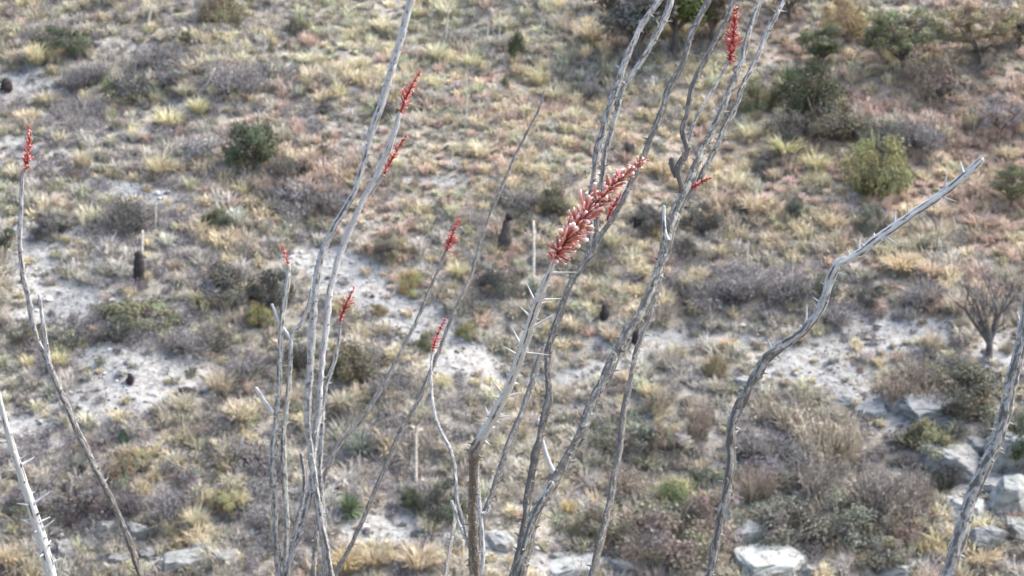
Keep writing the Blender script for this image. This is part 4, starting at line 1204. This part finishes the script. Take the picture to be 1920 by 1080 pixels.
# plant, depth at the top, depth at the bottom of the frame, nodes (px, py, width in px), paleness top / bottom, reaches the ground, green, brown, roughness, label
def S_(t): return [tuple(map(float, q.split(','))) for q in t.split()]
CANES = [
 ('A', 5.5, 5.6, '46,316,9 42,335,9 38,430,11 40,490,12 55,570,13 68,630,13 90,680,13 125,760,14 165,850,15 205,930,15 240,1010,16 265,1080,16', .85, .3, 1, 0, .5, .7, None),
 ('B', 3.7, 3.85, '-14,690,11 5,775,15 26,850,19 50,925,22 65,975,25 80,1020,28 95,1080,29', 1.45, 1.3, 1, .1, 0, .4, 'white thorny cane'),
 ('G', 6.1, 6.4, '778,-40,16 770,0,17 755,60,18 735,127,19 717,190,19 702,230,18 687,285,17 667,350,16 645,395,16 627,423,16 610,460,17 597,500,17 590,560,17 586,620,18 581,700,18 577,780,18 583,850,18 592,920,18 606,1000,18 620,1080,18', 1.0, .55, 1, .05, 0, .7, None),
 ('G', 6.2, 6.4, '750,212,12 735,260,13 715,310,14 697,345,15 680,375,15 665,410,16 650,445,16 634,485,17 620,540,17 611,610,17 604,680,17 598,760,17 590,830,16 583,900,16 570,970,16 548,1040,16 536,1080,16', 1.3, .5, 1, 0, 0, .6, None),
 ('G', 6.2, 6.3, '720,328,7 708,345,8 696,362,9', 1.1, 1.0, 0, 0, 0, .6, None),
 ('G', 6.5, 6.5, '541,496,9 540,530,12 532,570,14 527,620,14 525,680,14 522,740,15 516,810,16 511,880,16 514,960,16 518,1030,16 522,1080,16', .9, .4, 1, .25, .1, 1, None),
 ('G', 6.5, 6.5, '585,541,7 575,585,8 560,612,9 549,622,11 545,660,11 541,720,12 535,780,12 531,840,13 535,920,14 538,1000,14 534,1080,15', .9, .5, 1, .3, .1, 1, 'greenish forked cane'),
 ('G', 6.4, 6.5, '637,603,7 635,640,9 625,685,10 612,725,11 605,770,12 602,830,12 600,900,13 606,980,13 612,1080,14', .85, .5, 1, 0, 0, .8, None),
 ('G', 6.9, 6.7, '837,470,7 820,510,8 805,545,8 785,592,9 770,625,9 745,672,9 725,712,9 700,752,10 680,787,10 655,810,11 630,845,11 612,885,12 601,930,13 595,985,14 588,1080,15', .45, .35, 1, 0, .3, .8, 'thin dark leaning cane'),
 ('G', 7.2, 6.9, '1021,168,8 1010,205,9 990,245,10 965,295,10 940,352,10 912,420,10 895,470,11 884,515,12 865,558,12 845,602,13 825,652,14 806,700,14 784,752,14 756,800,15 736,842,16 716,892,16 690,952,16 665,1010,16 640,1055,16 624,1090,16', .45, .25, 1, 0, .3, .9, 'long faint thin cane'),
 ('G', 6.6, 6.6, '565,850,10 572,900,12 562,960,13 545,1030,13 530,1080,13', .7, .4, 1, 0, .1, .9, None),
 ('C', 5.6, 5.1, '811,653,6 808,702,7 812,760,9 824,802,10 844,842,10 853,880,10 857,930,11 868,978,11 882,1030,11 892,1085,12', .9, .5, 1, 0, .1, .8, None),
 ('C', 5.7, 5.3, '857,930,9 851,985,10 842,1040,11 834,1085,12', .5, .4, 1, 0, .2, .9, None),
 ('C', 3.85, 4.45, '1040,484,10 1032,508,15 1016,545,20 1000,590,23 984,642,24 967,692,25 949,735,25 929,775,26 910,808,25 899,826,31 893,842,42 890,856,33 888,870,26 888,900,24 886,950,26 887,1010,28 891,1085,30', 1.35, .25, 1, 0, .55, .45, 'near white thorny cane tipped with the largest flower'),
 ('C', 5.2, 5.0, '1340,-30,18 1326,5,17 1295,65,16 1280,117,15 1254,167,15 1238,217,14 1218,263,14 1200,310,14 1180,350,14 1150,408,15 1128,440,16 1107,478,17 1085,508,18 1064,548,19 1046,600,20 1031,645,20 1025,692,20 1029,740,21 1016,800,22 1005,850,22 996,900,22 986,960,23 978,1020,24 962,1085,25', .45, .3, 1, .1, .45, 1.1, None),
 ('C', 5.3, 5.2, '1262,-40,17 1236,0,17 1200,53,17 1174,110,18 1159,155,18 1141,207,18 1124,267,18 1112,333,17 1107,400,16 1105,450,15 1098,490,14', .85, .6, 0, .1, 0, 1, 'left one of the paired pale canes'),
 ('C', 5.35, 5.25, '1270,-40,16 1257,0,16 1243,40,16 1217,90,15 1187,137,14 1165,175,15 1152,227,15 1136,283,15 1129,330,15 1122,400,14 1112,460,14', .9, .7, 0, .1, 0, 1, 'right one of the paired pale canes'),
 ('C', 5.2, 5.15, '1385,-30,13 1376,0,14 1354,50,14 1327,103,14 1311,133,14 1297,165,14 1288,213,14 1281,240,18 1283,262,16 1288,285,16 1276,307,18 1271,325,17 1277,350,16 1279,375,14 1276,395,11', .6, .1, 0, .1, .3, 1.2, 'dark kinked cane with a stub'),
 ('C', 5.3, 5.2, '1367,112,7 1360,128,8 1337,168,9 1311,210,10 1297,243,11 1288,272,11', 1.0, .9, 0, .1, 0, .7, None),
 ('C', 5.3, 4.9, '1436,-40,14 1425,0,15 1411,37,16 1398,83,17 1388,120,17 1371,160,18 1359,190,18 1342,230,19 1322,270,20 1303,315,21 1287,353,22 1275,378,24 1266,405,26 1256,432,26 1248,462,26 1236,502,26 1222,542,25 1205,580,26 1180,620,28 1156,662,29 1134,712,28 1111,760,28 1089,810,27 1064,862,26 1038,904,26 1010,952,26 996,1005,26 978,1085,27', .7, .35, 1, .25, .2, 1, 'thickest dark central cane'),
 ('C', 5.4, 5.2, '1482,-30,12 1470,0,13 1441,57,14 1417,113,14 1391,165,14 1376,208,14 1356,245,14 1338,285,14 1318,325,14 1300,360,14 1284,388,14', .85, .55, 0, .1, 0, 1, None),
 ('C', 5.3, 5.0, '1241,488,13 1231,550,14 1216,600,15 1200,640,16 1188,680,16 1180,722,16 1170,772,16 1164,830,17 1150,900,18 1140,960,18 1125,1020,19 1108,1085,19', .5, .35, 1, .1, .3, 1, None),
 ('C', 5.4, 5.1, '1019,652,12 1008,685,15 990,742,17 971,792,17 951,842,18 935,890,18 921,930,17 910,965,17 901,1005,17 896,1085,18', .4, .3, 1, .1, .4, 1.1, None),
 ('C', 4.9, 4.9, '1036,904,13 1012,945,20 990,1000,18 975,1050,18 960,1090,18', .9, .4, 1, .3, .1, 1, None),
 ('D', 4.25, 4.4, '1842,297,15 1828,311,19 1790,345,20 1737,384,21 1690,415,21 1650,444,22 1603,479,22 1580,489,26 1567,500,26 1552,540,23 1536,580,24 1506,620,25 1472,645,26 1441,668,28 1420,700,29 1396,740,30 1376,782,30 1370,830,27 1368,880,27 1359,930,26 1350,980,26 1340,1030,27 1328,1085,28', 1.15, .45, 1, .1, .15, .8, 'bent cane pale at the top and grey below'),
 ('E', 3.75, 3.8, '1932,540,20 1922,590,24 1915,640,28 1905,682,30 1894,722,32 1885,770,32 1874,812,33 1858,852,33 1839,892,33 1822,930,33 1808,972,33 1795,1020,34 1776,1085,36', .6, .6, 1, .1, .1, 1.0, None),
]
TWIGS = [  # plant, depth, nodes, paleness
 ('A', 5.5, '74,553,5 80,600,7 86,640,8 92,682,9', .8),
 ('G', 6.5, '510,570,5 520,595,6 527,608,6 540,628,7 547,640,7', 1.3),
 ('G', 6.5, '480,727,7 493,748,7 512,775,8', 1.5),
 ('C', 5.2, '1009,785,5 1013,810,7 1020,838,7 1030,868,8 1042,893,9', 1.7),
 ('C', 5.1, '1244,386,6 1246,430,7 1252,450,8', 1.0),
 ('C', 5.2, '1284,372,6 1277,395,6 1266,425,7', .9),
 ('C', 5.2, '1259,297,10 1262,312,13 1270,332,12', .2),
 ('C', 4.6, '918,948,5 913,960,6 903,962,6 888,958,7', .9),
 ('C', 4.6, '903,838,6 896,860,7 895,900,8 900,960,8 906,1030,8 902,1085,8', .8),
 ('C', 5.3, '846,938,5 860,980,6 874,1008,7 888,1040,7', .9),
 ('E', 3.8, '1907,586,5 1911,606,6 1909,628,7 1913,650,9', .9),
]
FLOWERS = [  # index of the cane, base px, tip px, half-width px, buds, bend, paleness
 (0, 48, 318, 54, 236, 15, 80, -.003, .5),
 (3, 750, 213, 788, 134, 17, 60, .004, .45),
 (4, 719, 329, 762, 254, 13, 44, .003, .25),
 (5, 541, 497, 527, 455, 9, 26, 0, .2),
 (7, 637, 604, 665, 538, 15, 40, .003, .25),
 (8, 837, 472, 861, 411, 15, 56, .002, .25),
 (11, 811, 656, 835, 598, 13, 32, .003, .2),
 (13, 1038, 487, 1208, 300, 41, 330, .012, .9),
 (18, 1368, 114, 1379, 15, 21, 90, -.002, .35),
]
EXTRA_FLOWERS = [(15, 1138, 412, 1166, 362, 12, 40, .002, .2), (19, 1290, 358, 1333, 333, 11, 34, .002, .3)]
THORNS = [  # index of the cane, root px, tip px
 (13, [(1017, 562, 1054, 560), (1006, 609, 1040, 590), (974, 642, 961, 615), (967, 664, 944, 649), (982, 661, 1034, 666), (957, 704, 981, 704), (938, 733, 921, 712), (950, 743, 985, 734), (914, 775, 910, 762), (932, 782, 962, 780),
       (905, 810, 903, 788), (1001, 562, 986, 528), (1041, 512, 1085, 510), (990, 590, 975, 575), (925, 790, 948, 796), (893, 840, 868, 832)]),
 (1, [(47, 868, 65, 857), (33, 884, 8, 881), (69, 940, 92, 923), (54, 947, 30, 944), (78, 977, 95, 969), (62, 983, 38, 973), (84, 989, 103, 974), (93, 1022, 103, 1021), (72, 1030, 62, 1036), (22, 845, 38, 838)]),
 (24, [(1772, 344, 1775, 313), (1805, 318, 1801, 300), (1768, 370, 1795, 379), (1678, 416, 1679, 390), (1703, 400, 1700, 381), (1720, 398, 1739, 405), (1660, 444, 1688, 462), (1618, 478, 1632, 486), (1570, 512, 1590, 516), (1611, 466, 1612, 448), (1512, 600, 1514, 570), (1815, 330, 1826, 338), (1740, 378, 1732, 366), (1540, 570, 1524, 556), (1448, 655, 1440, 634), (1425, 705, 1408, 696), (1385, 775, 1366, 770), (1376, 800, 1393, 806), (1362, 905, 1346, 900), (1365, 880, 1382, 876)]),
 (25, [(1912, 660, 1930, 652), (1903, 700, 1886, 690), (1893, 735, 1912, 740), (1884, 790, 1902, 796), (1880, 800, 1862, 790), (1866, 842, 1884, 850), (1855, 865, 1836, 858), (1840, 900, 1858, 908), (1828, 925, 1808, 920), (1815, 965, 1834, 968), (1800, 1010, 1780, 1004), (1790, 1045, 1810, 1052)]),
]
RO = np.random.default_rng(77)
plants = {}
for key, (bx, bd, lab) in PLANTS.items():
    x = (bx - 960) / FPX * bd; y = bd * cP - .2
    o = empty('ocotillo', (x, y, float(H(x, y)))); prop(o, lab, 'ocotillo', 'ocotillos in the foreground'); plants[key] = o


def local(o, V):
    return np.asarray(V, float) - np.array(o.location)


canes = []
for ci, (key, dt, db, txt, pt, pb, ground, gr, brn, rough, lab) in enumerate(CANES):
    nodes = S_(txt); o = plants[key]; n = len(nodes)
    py = np.array([q[1] for q in nodes]); f = (py - py[0]) / (py[-1] - py[0])
    dep = dt + (db - dt) * f
    P = np.array([[*at_depth(q[0], q[1], d), q[2] * d / FPX / 2] for q, d in zip(nodes, dep)])
    near = max(q[2] for q in nodes) > 21
    L = np.linalg.norm(np.diff(P[:, :3], axis=0), axis=1).sum()
    C, u = catmull(P, max(24, int(L / (.0045 if near else .007))))
    wr = np.random.default_rng(50 + ci)
    def wig(k): return vnoise(u + wr.uniform(0, 90), u * 0 + k * 7.7, .045, k) + .8 * vnoise(u + wr.uniform(0, 90), u * 0 + k * 3.1, .016, k + 1) - .9
    amp = np.minimum(1, np.minimum(u, u[-1] - u) / .05) * C[:, 3] * (.18 if ci in (13, 24, 25, 1) else .28)
    C[:, :3] += np.stack([wig(0), wig(1), wig(2) * .5], 1) * amp[:, None]
    path, rad = C[:, :3], C[:, 3] * ({'G': .68, 'A': .74, 'C': .66, 'B': .74, 'D': .62, 'E': .70}[key] if ci != 13 else .67) * (.72 if ci == 9 else 1)
    fv = u / u[-1]
    if key == 'C' and ci != 13: pt *= .9; pb *= .6
    if key == 'G': pb += .1; rough = max(rough, .9)
    tone = pt + (pb - pt) * (fv if ci != 13 else np.clip((fv - .52) / .07, 0, 1)); 
    if ci == 24: tone = pt + (pb - pt) * np.clip((fv - .22) / .35, 0, 1)
    green = gr * np.clip(1.1 - np.abs(fv - .5), 0, 1); brown = brn * (fv if ci != 13 else np.clip((fv - .52) / .05, 0, 1))
    if ground:                                                 # on down to the foot of the plant, below the frame
        e = path[-1]; t = unit(path[-1] - path[-6]); B = np.array(o.location) + np.array([RO.normal(0, .05), RO.normal(0, .05), -.05])
        k = np.linspace(0, 1, 70)[1:, None]; D = np.linalg.norm(B - e)
        c1 = e + t * D * .35; c2 = B + (np.array([0, 0, 1.0]) + unit(e - B) * .6) * D * .22
        ext = (1 - k) ** 3 * e + 3 * k * (1 - k) ** 2 * c1 + 3 * k * k * (1 - k) * c2 + k ** 3 * B
        path = np.concatenate([path, ext]); rad = np.concatenate([rad, rad[-1] * (1 + .35 * k[:, 0])])
        tone = np.concatenate([tone, np.full(69, tone[-1])]); green = np.concatenate([green, np.full(69, green[-1])]); brown = np.concatenate([brown, np.full(69, brown[-1])])
    me = cane_mesh(local(o, path), rad, tone, green, brown, np.random.default_rng(900 + ci), 26 if near else 15, .010 if near else .014, .008 if near else .009, rough, .6 if key in 'GA' else 1.1 if ci in (13, 1, 24) else .9)
    c = link('cane', me, o, M_BARK)
    if lab: c['label'] = lab
    canes.append((c, o, dt, db, nodes))

for wi, (key, d, txt, pt) in enumerate(TWIGS):
    nodes = S_(txt); o = plants[key]
    P = np.array([[*at_depth(q[0], q[1], d), q[2] * d / FPX / 2] for q in nodes])
    C, u = catmull(P, 26); m = len(C)
    me = cane_mesh(local(o, C[:, :3]), C[:, 3], np.full(m, pt), np.zeros(m), np.zeros(m), np.random.default_rng(1300 + wi), 7, .03, .004, .6)
    link('twig', me, o, M_BARK)


def cane_depth(i, py):
    c, o, dt, db, nodes = canes[i]
    f = (py - nodes[0][1]) / (nodes[-1][1] - nodes[0][1])
    return dt + (db - dt) * f


for (i, bx, by, tx, ty, hw, nb, bend, pale) in FLOWERS + EXTRA_FLOWERS:
    c, o, dt, db, nodes = canes[i]; d = cane_depth(i, by)
    b = np.array(at_depth(bx, by, d)); t = np.array(at_depth(tx, ty, d - .02))
    me = flower_mesh(local(o, b), local(o, t), bend, hw * d / FPX, nb if nb > 200 else int(nb * 1.35), np.random.default_rng(400 + i), pale)
    link('flower_cluster', me, c, M_FLOWER)

for i, lst in THORNS:
    c, o, dt, db, nodes = canes[i]; r = np.random.default_rng(600 + i)
    for (rx, ry, tx, ty) in lst:
        d = cane_depth(i, ry)
        p = np.array(at_depth(rx, ry, d)); q = np.array(at_depth(tx, ty, d + r.uniform(-.012, .008)))
        v = q - p; L = np.linalg.norm(v); mb = MB()
        spike(mb, local(o, p - v / L * .006), v, L + .006, .0036, 7, (2.1, .0, .1), (r.uniform(0, 9), 0, 0), r.uniform(-.06, .06))
        link('thorn', mb.mesh('thorn', True, 'bark'), c, M_BARK)
